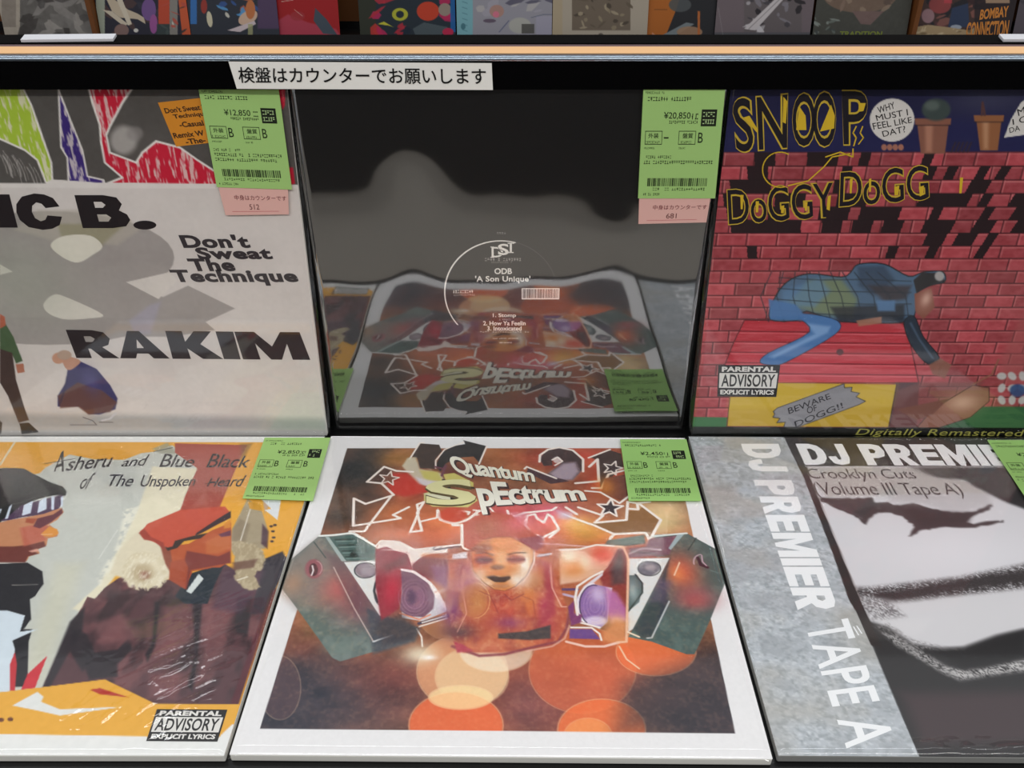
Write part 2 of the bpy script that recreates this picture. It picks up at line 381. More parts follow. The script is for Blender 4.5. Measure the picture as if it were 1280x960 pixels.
rk(MB().box(-XR, XR, 0.0540, 0.0650, ZR - 0.020, ZR - 0.0004, 0.0006), 'ledge', M_MAUVE)['label'] = 'grey mauve ledge'
rk(MB().box(-XR, XR, 0.0655, 0.1000, ZS - 0.032, ZR + 0.0004, 0.001), 'rear_board', mat('matt_black_board', '#060505', 0.9, 0.05))

# paper notice taped to the rail
class Card:
    def __init__(s, W, H): s.W, s.H = W, H
def raypt(px, py, y):                         # point of the photograph on the upright plane at depth y
    a = (px - 640) / FPX; b = -(py - 480) / FPX; cp, sp = math.cos(PITCH), math.sin(PITCH)
    d = Vector((a, cp + b * sp, -sp + b * cp)); t = (y - CAM.y) / d.y; return CAM + d * t
yn = 0.0190
P = [raypt(x, y, yn) for x, y in ((285.5, 77), (614.5, 79), (616, 112.5), (296, 111))]
cx = sum(p.x for p in P) / 4; z0 = P[2].z
n = empty('paper_notice', (cx, yn, z0), (math.pi / 2, 0, 0))
tag(n, 'white paper strip with black Japanese writing taped to the black rail', 'notice')
I = Ink(0.3, 0.03, 0.0)
Q = [((p.x - cx + 0.15) * 1000, (0.03 - (p.z - z0)) * 1000) for p in P]
I.poly(Q, '#fdfcf7'); I.poly([(x + .1, y) for x, y in Q], '#f0eee6', -8); I.build('paper', n, M_PAPER)
I = Ink(0.3, 0.03, 0.0004)
tq = [raypt(x, y, yn) for x, y in ((297, 83.5), (607, 85), (608, 105.5), (299, 103.5))]
I.text([((p.x - cx + 0.15) * 1000, (0.03 - (p.z - z0)) * 1000) for p in tq], '検盤はカウンターでお願いします', '#121212', 0, 0.009)
I.build('writing', n, M_PAPER)

# white label cards lying on the ledge
for (x0, x1, ya, yb, lab, yaw) in ((34, 146, 0.066, 0.0885, 'white card lying on the ledge at the left end of the rail', 0.05), (1247, 1330, 0.071, 0.088, 'white card lying on the ledge at the right end of the rail', 0.0)):
    a = raypt(x0, 50, 0.078); b = raypt(x1, 50, 0.078)
    c = MB().box(-(b.x - a.x) / 2, (b.x - a.x) / 2, -0.0045, 0.0045, 0, 0.0022, 0.0003)
    for v in c.bm.verts:
        if v.co.y > 0: v.co.z += 0.002
    o = c.build('label_card', mat('white_card', '#d9dae0', 0.35, 0.5)); o.location = ((a.x + b.x) / 2, 0.074, ZR + 0.0004); o.rotation_euler = (0, 0, yaw)
    tag(o, lab, 'card', 'white cards on the ledge')

# unseen rack added behind the camera, dark top and pale base shaped for reflections
r2 = empty('reflection_rack', (0, -2.2, 0)); tag(r2, 'added unseen dark rack with a pale base, shaped for reflections in the plastic', 'display rack')
def rr(mb, nm, m):
    return mb.build(nm, m, r2)
rr(MB().box(-3, 3, -0.25, 0.25, 0, 0.57, 0.005), 'base_panel', M_LIGHTPANEL)
rr(MB().box(-3, 3, -0.27, 0.27, 0.5702, 0.95, 0.005), 'bin', M_DARKRACK)
rr(MB().box(-3, 3, -0.1, 0.05, 0.9502, 1.62, 0.005), 'upper_board', M_DARKRACK)
rr(MB().box(-0.42, 0.05, 0.0502, 0.056, 1.28, 1.32, 0.002), 'pale_strip', M_LIGHTPANEL); rr(MB().box(-0.45, 0.02, 0.0502, 0.056, 1.06, 1.09, 0.002), 'pale_strip', M_LIGHTPANEL)
rr(MB().box(-0.5, 0.3, 0.0502, 0.054, 1.12, 1.25, 0.002), 'red_band', mat('dark_red_band', '#5a1a20', 0.6))  # pale strips and red band added only to show in the reflection
# ------------------------------------------------------------------ the near records: common bits
UT = math.pi / 2 - math.radians(4.6); YU = 0.004; PX = 0.3205; G_UP = 'records leaning in the upper row'; G_LO = 'records lying in the lower row'
def green_label(rec, Q, price, g1, g2, seed, slip=None, tone='#a9d27f', z=.0026, full=True, slipnum=''):
    I, at, base = rec.label(Q, None, z)
    M = mat('green_sticker_paper', tone, 0.65, 0.2)
    lab = base.build('price_label', M, rec.root); lab['label'] = 'green price sticker with black print'
    K = '#26301f'
    def bx(x0, y0, x1, y1): return [at(x0, y0), at(x1, y0), at(x1, y1), at(x0, y1)]
    # small print runs in a straight local frame: build in unit frame then warp
    U = Ink(1, 1, 0); yo = 0.0 if full else 0.05
    U.dashes(.03, .0 + yo, .30, .018 + yo, K, 0, seed); U.dashes(.06, .095, .60, .128, K, 0, seed + 1, 17)
    U.dashes(.34, .296, .70, .322, K, 0, seed + 2, 16); U.dashes(.615, .235, .70, .285, K, 0, seed + 3, 4)
    U.dashes(.06, .475, .24, .495, K, 0, seed + 4); U.dashes(.50, .475, .64, .495, K, 0, seed + 5)
    U.dashes(.05, .53, .18, .545, K, 0, seed + 6); U.dashes(.48, .53, .58, .545, K, 0, seed + 7)
    U.dashes(.05, .605, .40, .63, K, 0, seed + 8); U.dashes(.05, .65, .93, .68, K, 0, seed + 9, 30)
    if seed % 2: U.dashes(.05, .70, .86, .728, K, 0, seed + 10, 26)
    U.barcode(.11, .81, .88, .885, K, 0, seed); U.dashes(.12, .90, .86, .925, K, 0, seed + 11, 24); U.dashes(.04, .95, .30, .972, K, 0, seed + 12)
    U.rect(.735, .20, .925, .345, '#23291f', 0)
    U.dashes(.755, .222, .905, .262, '#b9d79a', 1, seed + 13, 5); U.dashes(.755, .285, .905, .325, '#b9d79a', 1, seed + 14, 5)
    for a in (.05, .47):
        for q in ((a, .385, a + .215, .391), (a, .50, a + .215, .506), (a, .385, a + .006, .506), (a + .209, .385, a + .215, .506)): U.rect(*q, K, 0)
    P = [at((x + .5) * 1000, (1 - y) * 1000) for x, y, z in U.v]
    I.v += [(x / 1000 - rec.W / 2, rec.H - y / 1000, I.z0 + q[2]) for (x, y), q in zip(P, U.v)]
    I.f += U.f; I.c += U.c
    I.text(bx(.27, .222, .60, .288), price, K, 1, 0.004); I.text(bx(.09, .405, .22, .45), '外装', K, 1, 0.006); I.text(bx(.52, .405, .65, .45), '盤質', K, 1, 0.006)
    I.text(bx(.285, .40, .345, .49) if g1 != '-' else bx(.285, .44, .345, .452), g1, K, 1, 0.002); I.text(bx(.715, .40, .775, .49), g2, K, 1, 0.002)
    I.build('label_print', lab, M_PAPER)
    if slip:
        J, at2, b2 = rec.label(slip, None, z - .0004)
        s = b2.build('counter_slip', mat('pink_slip_paper', '#eab9b0', 0.65, 0.2), rec.root); s['label'] = 'pink paper slip under the sticker'
        bb = lambda x0, y0, x1, y1: [at2(x0, y0), at2(x1, y0), at2(x1, y1), at2(x0, y1)]
        J.text(bb(.2, .26, .97, .45), '中身はカウンターです', '#7a3038', 0, 0.004); J.text(bb(.40, .60, .55, .80), slipnum, '#6a3a3a', 0, 0.0)
        J.poly(bb(.12, .86, .85, .875), '#c8606a', 0); J.build('slip_print', s, M_PAPER)
def advisory(I, q, z=2):
    q = np.array(q, float)
    at = lambda a, b: tuple(q[0] * (1 - a) * (1 - b) + q[1] * a * (1 - b) + q[2] * a * b + q[3] * (1 - a) * b)
    bx = lambda x0, y0, x1, y1: [at(x0, y0), at(x1, y0), at(x1, y1), at(x0, y1)]
    I.poly(bx(0, 0, 1, 1), '#1b191a', z); I.poly(bx(.025, .25, .975, .72), '#dcdad6', z + 1)
    I.text(bx(.06, .05, .94, .21), 'PARENTAL', '#dcdad6', z + 1, 0.05, 0, 1.05); I.text(bx(.06, .29, .94, .68), 'ADVISORY', '#1b191a', z + 2, 0.02, 0, 1.05)
    I.text(bx(.05, .78, .95, .93), 'EXPLICIT LYRICS', '#dcdad6', z + 1, 0.04)
F_UP = film_mat('clear_plastic', 1.5, 0.05, 0.02, 14.0)
F_MID = film_mat('clear_glossy_plastic', 6.5, 0.04, 0.03, 12.0)
F_LOW = film_mat('clear_plastic_flat', 1.3, 0.07, 0.03, 16.0)
F_CRK = film_mat('crinkled_shrink_wrap', 1.4, 0.06, 0.05, 30.0, 0.10, 55.0)

# ------------------------------------------------------------------ upper left: white sleeve, crayon shapes, heavy black lettering
r = Rec(-PX, YU, ZS - 0.001, UT, 0, 'white sleeve with red and green crayon shapes above heavy black lettering', G_UP, 'white'); r.board()
p = Paint(r, 420, '#d8d1cd')
c = cut(0, 100, 3.2); d = cut(0, 320, 2.977)
p.poly([(-260, 90), (420, 90), (420, 233), (262, 231), (-260, 227)], '#575350')
W = '#e9e4df'
def crayon(P, col, seed, wl=1.6):
    p.poly(P, col); p.poly(P, '#e6ddd4', 0.8, tex=streaks(seed, 1.6, 9.0, 0.52, 0.66)); p.line(P + [P[0]], wl, W)
crayon([(-60, 108)] + c((90, 30), (125, 100), (205, 330), (210, 410), (185, 410), (150, 320), (100, 280), (0, 235)) + [(-60, 165)], '#a9c43e', 3)
crayon(c((235, 40), (270, 130), (330, 280), (350, 385), (415, 400), (418, 416), (275, 412), (270, 310), (245, 270)), '#3f2c78', 4, 1.3)
crayon(c((355, 30), (530, 30), (490, 90), (440, 185), (425, 220), (440, 290), (545, 330), (570, 290), (625, 245), (720, 270), (790, 320), (860, 365), (920, 420), (420, 418), (490, 390), (420, 330), (405, 250), (400, 180), (370, 90)), '#c8203a', 5)
p.poly(c((1110, 30), (1140, 30), (1140, 100), (1130, 120)), '#c8203a'); p.poly(c((1150, 350), (1172, 350), (1180, 415), (1160, 420)), '#c8203a')
p.ell(*c((495, 240))[0], 17, 18, '#b5b0ac', 0.85, 3.0); p.ell(*c((540, 215))[0], 10, 9, '#8f8a88', 0.7, 2.0)
for i in range(14):
    a = random.Random(i).uniform(-2, 52); y = 190 + a * .35 + random.Random(i + 40).uniform(0, 12); p.line([(a - 7, y - 6), (a - 2, y + 2), (a + 2, y + 12), (a + 4, y + 20)], random.Random(i + 9).uniform(.3, .9), '#b9b4b0', 0.75)
p.poly([(-260, 229), (58, 229), (64, 224), (120, 228), (440, 231.5), (440, 236), (-260, 234)], '#e2dcd8')
# the grey figure behind the lettering
GY = '#a59e9b'
p.ell(60, 322, 158, 58, GY, 1, .5); p.ell(60, 385, 150, 46, GY, 1, .5)
p.poly([(120, 330), (217, 318), (201, 340), (158, 352)] + d((590, 160), (700, 110), (875, 195), (765, 245), (800, 275), (640, 300), (400, 300)) + [(100, 420)], GY, 1, .5)
p.poly(c((150, 520), (480, 520), (560, 600), (470, 660), (200, 640), (60, 600)), '#b9b1a6', 0.7, 2.0)
p.poly(c((230, 575), (430, 575), (520, 560), (430, 640), (380, 690), (250, 640)), '#8f8a66', 0.55, 2.0)
p.poly(sm(c((203, 660), (255, 624), (360, 622), (410, 665), (370, 700), (310, 730), (245, 705))), '#e4dfd2'); p.poly(sm(d((162, 180), (195, 146), (240, 150), (382, 217), (330, 232), (240, 235), (180, 212))), '#dfd9d0')
p.poly(d((0, 30), (48, 58), (0, 70)), '#dfd9d0'); p.poly(d((590, 160), (470, 97), (630, 60), (660, 90)), '#ddd6d0')
p.glow(25, 350, 70, 60, '#98a68e', 0.3)  # greenish reflection painted into the grey at the left
p.poly(d((480, 240), (560, 180), (600, 170), (560, 290), (500, 290)), '#a9a6c0', 0.5, 2.0)
# ground strip and two plain standing / crouching shapes
p.poly([(-260, 512), (440, 524), (440, 560), (-260, 560)], '#9a9c9e', 0.8, 5.0)
p.poly([(-260, 531), (440, 536), (440, 560), (-260, 560)], '#b7b5b3', 0.7, 2.0)
p.poly(d((0, 335), (45, 345), (60, 460), (90, 560), (108, 610), (70, 620), (30, 520), (0, 470)), '#4a3a36', 1, 0.5)
p.poly(d((0, 260), (20, 250), (50, 300), (85, 390), (60, 400), (45, 360), (0, 345)), '#4f6446', 1, 0.5); p.poly(d((0, 215), (18, 225), (22, 258), (0, 270)), '#b5654e', 1, .4)
p.poly(d((58, 402), (88, 400), (92, 432), (66, 436)), '#b5765f'); p.poly(d((72, 622), (108, 620), (146, 655), (82, 662)), '#1d1a1c'); p.poly(d((0, 612), (8, 620), (5, 660), (0, 662)), '#1d1a1c')
p.poly(d((255, 400), (300, 392), (360, 420), (410, 480), (438, 530), (430, 570), (370, 590), (330, 588), (300, 560), (215, 560), (215, 520), (245, 470)), '#3a3566', 1, 0.6)
p.poly(d((215, 520), (290, 470), (380, 500), (436, 545), (410, 580), (330, 590), (290, 560), (225, 566)), '#6a4238', .85, 1.2)
p.glow(*d((340, 470))[0], 10, 16, '#58528c', .6); p.line(d((250, 450), (240, 500), (225, 545)), 1.2, '#26234a', .7, .8); p.poly(sm(d((232, 372), (275, 378), (300, 394), (262, 424), (240, 410))), '#c49680', 1, .5); p.ell(*d((218, 380))[0], 8, 7, '#c99a82', 1, .5); p.ell(*d((240, 368))[0], 9, 6, '#b9a08f', 1, .5)
p.line(d((262, 628), (360, 628)), 0.5, '#4a4a55'); p.line(d((310, 600), (345, 612), (358, 626)), 0.6, '#3a3a44'); p.line(d((380, 612), (410, 605), (430, 585)), 1.6, '#c8c6ca')
p.line(d((370, 618), (420, 618)), .5, '#3a3a44')
p.mottle(0.05, 30, 8); p.mottle(0.03, 3, 9)
fp = p.build('front_print', r.root)
I = Ink(r.W, r.H, 0.0003)
K = '#241d20'
I.glyph(r.q(*c((-60, 457), (38, 457), (72, 590), (-30, 590))), 'I', K); I.glyph(r.q(*c((50, 455), (225, 452), (262, 598), (82, 600))), 'C', K)
I.glyph(r.q(*c((298, 460), (490, 460), (532, 592), (332, 592))), 'B', K)
I.poly([(r.mm(*c((580 + 46 * math.cos(t), 580 + 18 * math.sin(t)))[0])) for t in np.linspace(0, 6.2, 24)], K)
ch = '#3b3538'
for ch_, q in zip('RAKIM', (((245, 274), (405, 276), (445, 380), (285, 379)), ((430, 278), (560, 279), (632, 381), (448, 380)), ((615, 278), (785, 280), (832, 383), (643, 382)), ((802, 280), (868, 281), (896, 384), (834, 383)), ((872, 281), (1115, 283), (1155, 386), (905, 384)))):
    I.glyph(r.q(*d(*q)), ch_, '#2c2225')
for s_, q in (("Don't", (226, 293, 314, 310)), ('Sweat', (246, 309, 342, 324)), ('The', (236, 323, 295, 339)), ('Technique', (215, 337, 374, 357))):
    I.text(r.box(*q), s_, '#3a3438', 0, 0.045, -0.15, 1.08)
I.build('lettering', fp)
I = Ink(r.W, r.H, 0.0003)
I.poly(r.q(*c((632, 90), (800, 72), (850, 250), (705, 266))), '#d98e2c', 1)
for s_, a, b in (("Don't Sweat The", (655, 112), (850, 92)), ('Technique', (690, 138), (830, 124)), ('-Casual', (715, 168), (812, 160)), ('Remix W', (690, 212), (812, 200)), ('-The-', (740, 236), (820, 228))):
    q = c(a, b, (b[0] + 6, b[1] + 22), (a[0] + 6, a[1] + 22)); I.text(r.q(*q), s_, '#3a2418', 2, 0.03, -0.1)
I.build('promotion_sticker', r.root)['label'] = 'orange promotional sticker'
green_label(r, [(247, 106), (348, 109), (365, 237), (271, 234)], '¥12,850', 'B', 'B', 11, [(273, 234), (360, 237), (361, 268), (282, 269)], slipnum='512', full=False)
r.film(F_UP, 0.00022, 120, 1, over=.0035)

# ------------------------------------------------------------------ upper middle: black die-cut sleeve, label showing through the hole
r = Rec(0.0, 0.0175, ZS - 0.0035, math.pi / 2 - math.radians(1.4), 0, 'glossy black die-cut sleeve showing a black centre label with small white print', G_UP, 'black'); r.board()
p = Paint(r, 200, '#0d0c0d'); p.mottle(0.01, 60, 2)
cx, cy = r.mm(626, 367)
fp = p.build('front_print', r.root)
I = Ink(r.W, r.H, 0.0003); R = 47.0
arc = lambda R, t0, t1, n, ox=0, oy=0: [(cx + ox + R * math.cos(math.radians(t0 + (t1 - t0) * i / n)), cy + oy + R * math.sin(math.radians(t0 + (t1 - t0) * i / n))) for i in range(n + 1)]
WH = '#e6e2dc'
I.poly(arc(R, 0, 360, 72)[:-1], '#100e10', 0)
I.poly(arc(R, 142, 285, 50) + arc(R - .6, 285, 142, 50, .55, .35), WH, 1)
I.poly(arc(R, 285, 345, 24) + arc(R - .35, 345, 285, 24), '#5a565a', 1)
I.text(r.box(614.5, 308.5, 629, 321.5), 'D', WH, 1, 0.012); I.text(r.box(622, 304, 636.5, 319), 'S', '#100e10', 2, 0.06); I.text(r.box(622.5, 304.5, 636, 318.5), 'S', WH, 3, 0.02)
for q in ((637.2, 304, 639.8, 315.5), (634.5, 303.2, 643, 304.4), (635, 314.8, 642, 316), (613, 308, 617.5, 309.1), (613, 320.8, 617.5, 321.9)): I.poly(r.box(*q), WH, 3)
I.dashes(*[v for pt in (r.mm(606, 322.5), r.mm(652, 326)) for v in pt], '#a8a4a0', 1, 5, 14); I.dashes(*[v for pt in (r.mm(614, 326.7), r.mm(645, 328.6)) for v in pt], '#8a8682', 1, 6, 14)
I.text(r.box(618, 335, 640, 342.5), 'ODB', WH, 1, 0.03); I.text(r.box(594, 344.5, 663, 354), "'A Son Unique'", WH, 1, 0.03, 0, 1.06)
I.dashes(*[v for pt in (r.mm(566, 362.5), r.mm(595, 366)) for v in pt], WH, 1, 8, 10); I.dashes(*[v for pt in (r.mm(567, 367.3), r.mm(594, 369.5)) for v in pt], '#a8a4a0', 1, 9, 12)
q = r.box(652, 360, 699, 374); I.poly(q, WH, 1); I.barcode(q[0][0] + .8, q[0][1] + .8, q[1][0] - .8, q[2][1] - 1.2, '#151316', 2, 3, 40)
I.text(r.box(616, 391.5, 645, 397.5), '1. Stomp', WH, 1, 0.02); I.dashes(*[v for pt in (r.mm(624, 398.2), r.mm(639, 400)) for v in pt], '#b8b4b0', 1, 10, 8)
I.text(r.box(604, 401, 657, 406.5), '2. How Ya Feelin', WH, 1, 0.02); I.text(r.box(609, 407.5, 652, 413), '3. Intoxicated', WH, 1, 0.02)
for y0, x0, x1, sd in ((413.7, 600, 662, 11), (422.0, 616, 648, 12), (427.3, 624, 640, 13)): I.dashes(*[v for pt in (r.mm(x0, y0), r.mm(x1, y0 + 1.6)) for v in pt], '#b8b4b0', 1, sd, 20)
I.dashes(*[v for pt in (r.mm(618, 290.3), r.mm(633, 292)) for v in pt], '#c8c4c0', 1, 14, 5)
I.build('centre_label_print', fp)
green_label(r, [(804.5, 107), (907, 107), (894, 248), (797.5, 248)], '¥20,850', '-', 'B', 20, z=.0034, slip= [(799, 248), (888, 248), (883, 278), (798, 280)], slipnum='681', full=False)
r.film(F_MID, 0.00042, 95, 5, bulge=((85, 25, 24, 75, 0.0032), (80, 140, 18, 30, .0006), (240, 130, 25, 30, 0.0007)), over=.0026)

# ------------------------------------------------------------------ upper right: brick wall print with yellow outlined lettering
r = Rec(PX, YU, ZS - 0.001, UT, 0, 'sleeve printed with a red brick wall under yellow outlined letters and speech bubbles', G_UP, 'black'); r.board()
p = Paint(r, 440, '#a63a44')
X, Y = p.X, p.Y; y_top = r.mm(1000, 190)[1]
rowh, bw = 10.6, 24.0; row = np.floor((Y - y_top) / rowh); fy = (Y - y_top) / rowh - row
xx = X + (row % 2) * bw / 2 + 3 * np.sin(row * 5.1); col = np.floor(xx / bw); fx = xx / bw - col
jit = (np.sin(row * 12.9898 + col * 78.233) * 43758.5453) % 1.0
br = hx('#a8484f') * (0.86 + 0.26 * jit[..., None]) + (fbm(X / 5, Y / 3, 4)[..., None] - .5) * 0.14
mort = np.clip(np.minimum(np.minimum(fy, 1 - fy) * rowh, np.minimum(fx, 1 - fx) * bw) / 0.75, 0, 1)[..., None]
hl = 1.25 * (np.clip(1 - np.abs(fy * rowh - 1.5) / 0.6, 0, 1) + np.clip(1 - np.abs(fx * bw - 1.5) / 0.6, 0, 1)).clip(0, 1)[..., None] * .42
p.C = (br * (1 - hl) + hx('#e6a09c') * hl) * mort + hx('#3a1d22') * (1 - mort)
u = cut(850, 100, 2.977); v = cut(1080, 105, 5.055); t = cut(850, 320, 2.977)
DK = '#241a1d'
sh = .28 * (X - 90) / 100
xs_ = X + sh * (Y - y_top - (row + .5) * rowh); cw = bw / 3
Xc = (np.floor((xs_ + (row % 2) * cw / 2) / cw) + .5) * cw - (row % 2) * cw / 2; Yc = y_top + (row + .5) * rowh
MK = np.zeros(X.shape, bool)
def inside(Q):
    M = np.zeros(X.shape, bool)
    for (x0, y0), (x1, y1) in zip(Q, Q[1:] + Q[:1]):
        if y0 != y1: M ^= ((Yc < y0) != (Yc < y1)) & (Xc < (x1 - x0) * (Yc - y0) / (y1 - y0) + x0)
    return M
for P in (u((285, 270), (400, 270), (335, 330), (300, 400), (280, 400), (295, 320)), u((470, 268), (590, 268), (560, 330), (480, 335)), u((690, 268), (735, 268), (690, 335), (640, 335)),
          u((180, 372), (225, 372), (225, 530), (245, 565), (172, 575)), u((345, 540), (435, 535), (432, 570), (400, 578), (350, 575)), u((515, 490), (610, 480), (570, 560), (530, 576)), u((690, 490), (770, 450), (740, 520), (690, 575), (640, 560)),
          u((860, 450), (960, 440), (1010, 470), (930, 490), (830, 495)), u((820, 500), (870, 495), (830, 560), (790, 650), (770, 640)), u((250, 640), (285, 600), (300, 655)),
          v((400, 430), (470, 435), (440, 600), (400, 700), (385, 790), (330, 790), (385, 600)), v((560, 500), (600, 510), (560, 640), (535, 760), (500, 860), (420, 870), (490, 760), (535, 600)),
          v((700, 510), (770, 515), (740, 640), (850, 690), (800, 790), (790, 900), (700, 1000), (650, 1000), (760, 800), (680, 690)), v((480, 880), (520, 880), (560, 960), (440, 1100), (400, 1000)), v((900, 500), (930, 500), (860, 640), (820, 700), (850, 620)), v((800, 880), (850, 820), (770, 1060), (720, 1090)),
          u((235, 330), (300, 330), (300, 375), (345, 400), (340, 420), (250, 420), (225, 380)), u((345, 420), (470, 400), (470, 470), (400, 480), (340, 540), (330, 480)), u((560, 350), (640, 340), (620, 400), (560, 420)), u((600, 440), (700, 420), (690, 490), (620, 500), (600, 570), (560, 570)), u((730, 470), (850, 455), (800, 540), (770, 570), (740, 560)), u((180, 480), (240, 470), (260, 500), (330, 500), (330, 545), (200, 550)),
          v((330, 700), (480, 760), (500, 800), (330, 800)), v((180, 760), (330, 740), (300, 800), (60, 810), (40, 770)), v((940, 700), (1100, 690), (1100, 1000), (930, 900)), v((590, 660), (690, 690), (670, 740), (560, 750)), v((380, 880), (480, 860), (470, 960), (420, 1040), (360, 980)), v((600, 870), (660, 860), (640, 1010), (590, 1030))):
    MK |= inside(p.mm(P))
fyy = fy * rowh; p.C = np.where(MK[..., None], hx(DK) * .95 + p.C * .05, p.C)
p.poly([(860, 100), (1600, 100), (1600, 189), (860, 190)], '#23234e', 1, .4)
p.poly([(860, 100), (1600, 100), (1600, 140), (860, 150)], '#1b1a3a', .7, 8)
p.glow(1235, 125, 60, 20, '#4a4a60', .6)
# plain clay pots along the top of the wall
def pot(cx, y0, y1, w0, w1, c1, c2):
    p.poly([(cx - w0, y0), (cx + w0, y0), (cx + w1, y1), (cx - w1, y1)], c1, 1, .5); p.poly([(cx - w0 * .5, y0 + 3), (cx, y0 + 3), (cx - w1 * .1, y1 - 2), (cx - w1 * .6, y1 - 2)], c2, .7, 2.0)
    p.poly([(cx - w0 - 3, y0 - 4), (cx + w0 + 3, y0 - 4), (cx + w0 + 2, y0 + 4), (cx - w0 - 2, y0 + 4)], c1, 1, .5); p.line([(cx - w0 - 2, y0 + 4.5), (cx + w0 + 2, y0 + 4.5)], .6, DK, .8)
pot(1166, 152, 192, 20, 15, '#8a5a4a', '#c08a72'); pot(1236, 148, 188, 16, 11, '#94603f', '#c99a78')
p.ell(1170, 137, 18, 14, '#3f4a48', 1, 1.5); p.ell(1165, 132, 9, 6, '#66716c', .7, 2)
p.line([(1227, 144), (1228, 128), (1231, 144)], 1.5, '#5a3a38')
for x0 in range(1105, 1130, 7): p.ell(x0, 184, 3.4, 4, '#a8705e', 1, .4)
for x0 in range(1192, 1216, 5): p.line([(x0 - 3, 190), (x0 + 2, 178)], 1.2, '#3a2a30')
# speech bubbles
p.ell(1115, 150, 28, 27, '#d9d4cf', 1, .3, -10); p.poly([(1255, 172), (1263, 150), (1276, 128), (1300, 112), (1400, 112), (1400, 168), (1285, 168)], '#d9d4cf', 1, .3)
# red plank roof, yellow board, grass
RF = t((240, 238), (830, 250), (858, 330), (888, 472), (160, 472), (160, 420), (200, 320))
p.poly(RF, '#b8303c', 1, .4)
p.poly(t((200, 360), (870, 370), (888, 472), (160, 472)), '#cc4653', .6, 3)
for k in range(1, 6):
    yy = 240 + k * 39; p.line(t((240 - k * 17, yy), (835 + k * 10, yy + 8)), .5, '#6e1a24', .8); p.line(t((240 - k * 17, yy + 6), (835 + k * 10, yy + 14)), .4, '#e07a80', .5)
p.poly(RF, '#e8747c', .22, tex=streaks(6, 14, 1.2, .55, .7))
for k in range(1, 6):
    yy = 240 + k * 39; p.line(t((240 - k * 17, yy), (835 + k * 10, yy + 8)), .8, '#6e1a24', .9); p.line(t((240 - k * 17, yy + 7), (835 + k * 10, yy + 15)), .5, '#e88a90', .7)
p.line(RF + [RF[0]], .7, '#3a1418', .9)
p.poly(t((800, 470), (890, 470), (880, 640), (775, 640)), '#55363c', 1, 1); p.poly(t((890, 470), (1130, 470), (1000, 560), (890, 640), (780, 640), (810, 500)), '#7a4a48', .7, 2)
p.poly(t((40, 598), (176, 600), (172, 636), (40, 636)), '#3f7448', 1, .5); p.poly(t((870, 640), (1090, 560), (1500, 560), (1500, 645), (870, 645)), '#33613f', 1, 1.2)
p.poly(t((175, 632), (185, 525), (345, 522), (355, 472), (806, 478), (776, 636)), '#c2a02e', 1, .3); p.poly(t((185, 525), (345, 522), (355, 472), (806, 478), (790, 560), (180, 570)), '#d8bb48', .5, 4)
p.line(t((175, 632), (185, 525)), .6, '#4a2a20'); p.line(t((806, 478), (776, 636)), .8, '#3a2620')
# washing thrown over the roof: a checked blanket, denim and a dark sleeve of cloth
BL = sm(t((335, 235), (350, 160), (400, 95), (480, 66), (600, 78), (635, 60), (665, 30), (760, 30), (850, 75), (905, 60), (975, 58), (985, 95), (930, 110), (880, 140), (880, 190), (835, 245), (600, 242), (470, 205), (440, 238)), 4)
p.poly(BL, '#4f6a86', 1, .5)
p.poly(t((480, 90), (600, 85), (660, 160), (640, 230), (520, 215), (400, 180)), '#7f8a5c', .75, 3)
p.poly(t((380, 130), (520, 80), (560, 130), (500, 190), (380, 190)), '#5f86ac', .7, 3); p.poly(t((660, 40), (760, 35), (800, 90), (720, 150), (665, 110)), '#34445a', .8, 2.5); p.poly(t((700, 110), (860, 110), (840, 160), (760, 170)), '#3a2f33', .8, 2.5)
for k in range(-4, 14):
    p.line(t((340 + k * 44, 60), (300 + k * 60, 150), (330 + k * 58, 245)), .8, '#202b36', .0 if k < 0 else .75) if 0 <= k < 10 else None
for k in range(4): p.line(t((350 + k * 6, 200 - k * 40), (520, 215 - k * 42), (700, 225 - k * 46), (860, 220 - k * 42)), .8, '#202b36', .75)
p.line(BL + [BL[0]], .9, '#161a20')
p.poly(t((560, 190), (835, 180), (835, 245), (590, 245)), '#23262e', .8, 2); p.poly(t((730, 165), (800, 165), (800, 205), (735, 205)), '#5a80aa', .9, 1.5)
DN = sm(t((440, 225), (480, 215), (585, 240), (578, 290), (400, 392), (345, 405), (298, 395), (330, 360), (482, 282)), 4)
p.poly(DN, '#4a78b0', 1, .5); p.poly(t((470, 250), (560, 262), (550, 285), (350, 380), (330, 375), (500, 290)), '#8fb2dc', .7, 2.0); p.line(DN + [DN[0]], .6, '#1d2a44')
p.poly(t((330, 160), (430, 180), (480, 240), (335, 236)), '#4a78b0', .9, 1.2)
SL = sm(t((835, 240), (872, 225), (905, 300), (965, 378), (925, 402), (880, 360), (845, 300)), 4)
p.poly(SL, '#2a3442', 1, .5); p.line(t((858, 250), (890, 310), (940, 380)), 1.2, '#5b7088', .8, 1); p.line(SL + [SL[0]], .6, '#11141a')
p.poly(t((872, 140), (935, 118), (948, 190), (905, 236), (875, 205)), '#8a5446', 1, .6); p.glow(*t((915, 160))[0], 7, 10, '#e0b8a8', .8)
p.poly(t((868, 90), (900, 62), (975, 62), (985, 95), (940, 105), (880, 138)), '#2b2a2e', 1, .5); p.ell(*t((965, 75))[0], 6, 6, '#b9b4b2', .9, 1)
p.ell(*t((595, 357))[0], 4.5, 4, '#5a2a30', 1, .6); p.poly(t((925, 405), (968, 380), (1010, 405), (985, 455), (940, 440)), '#8a5c4c', .9, 1)
p.poly(t((655, 240), (750, 225), (750, 250), (665, 262)), '#a8745c', .9, 1)
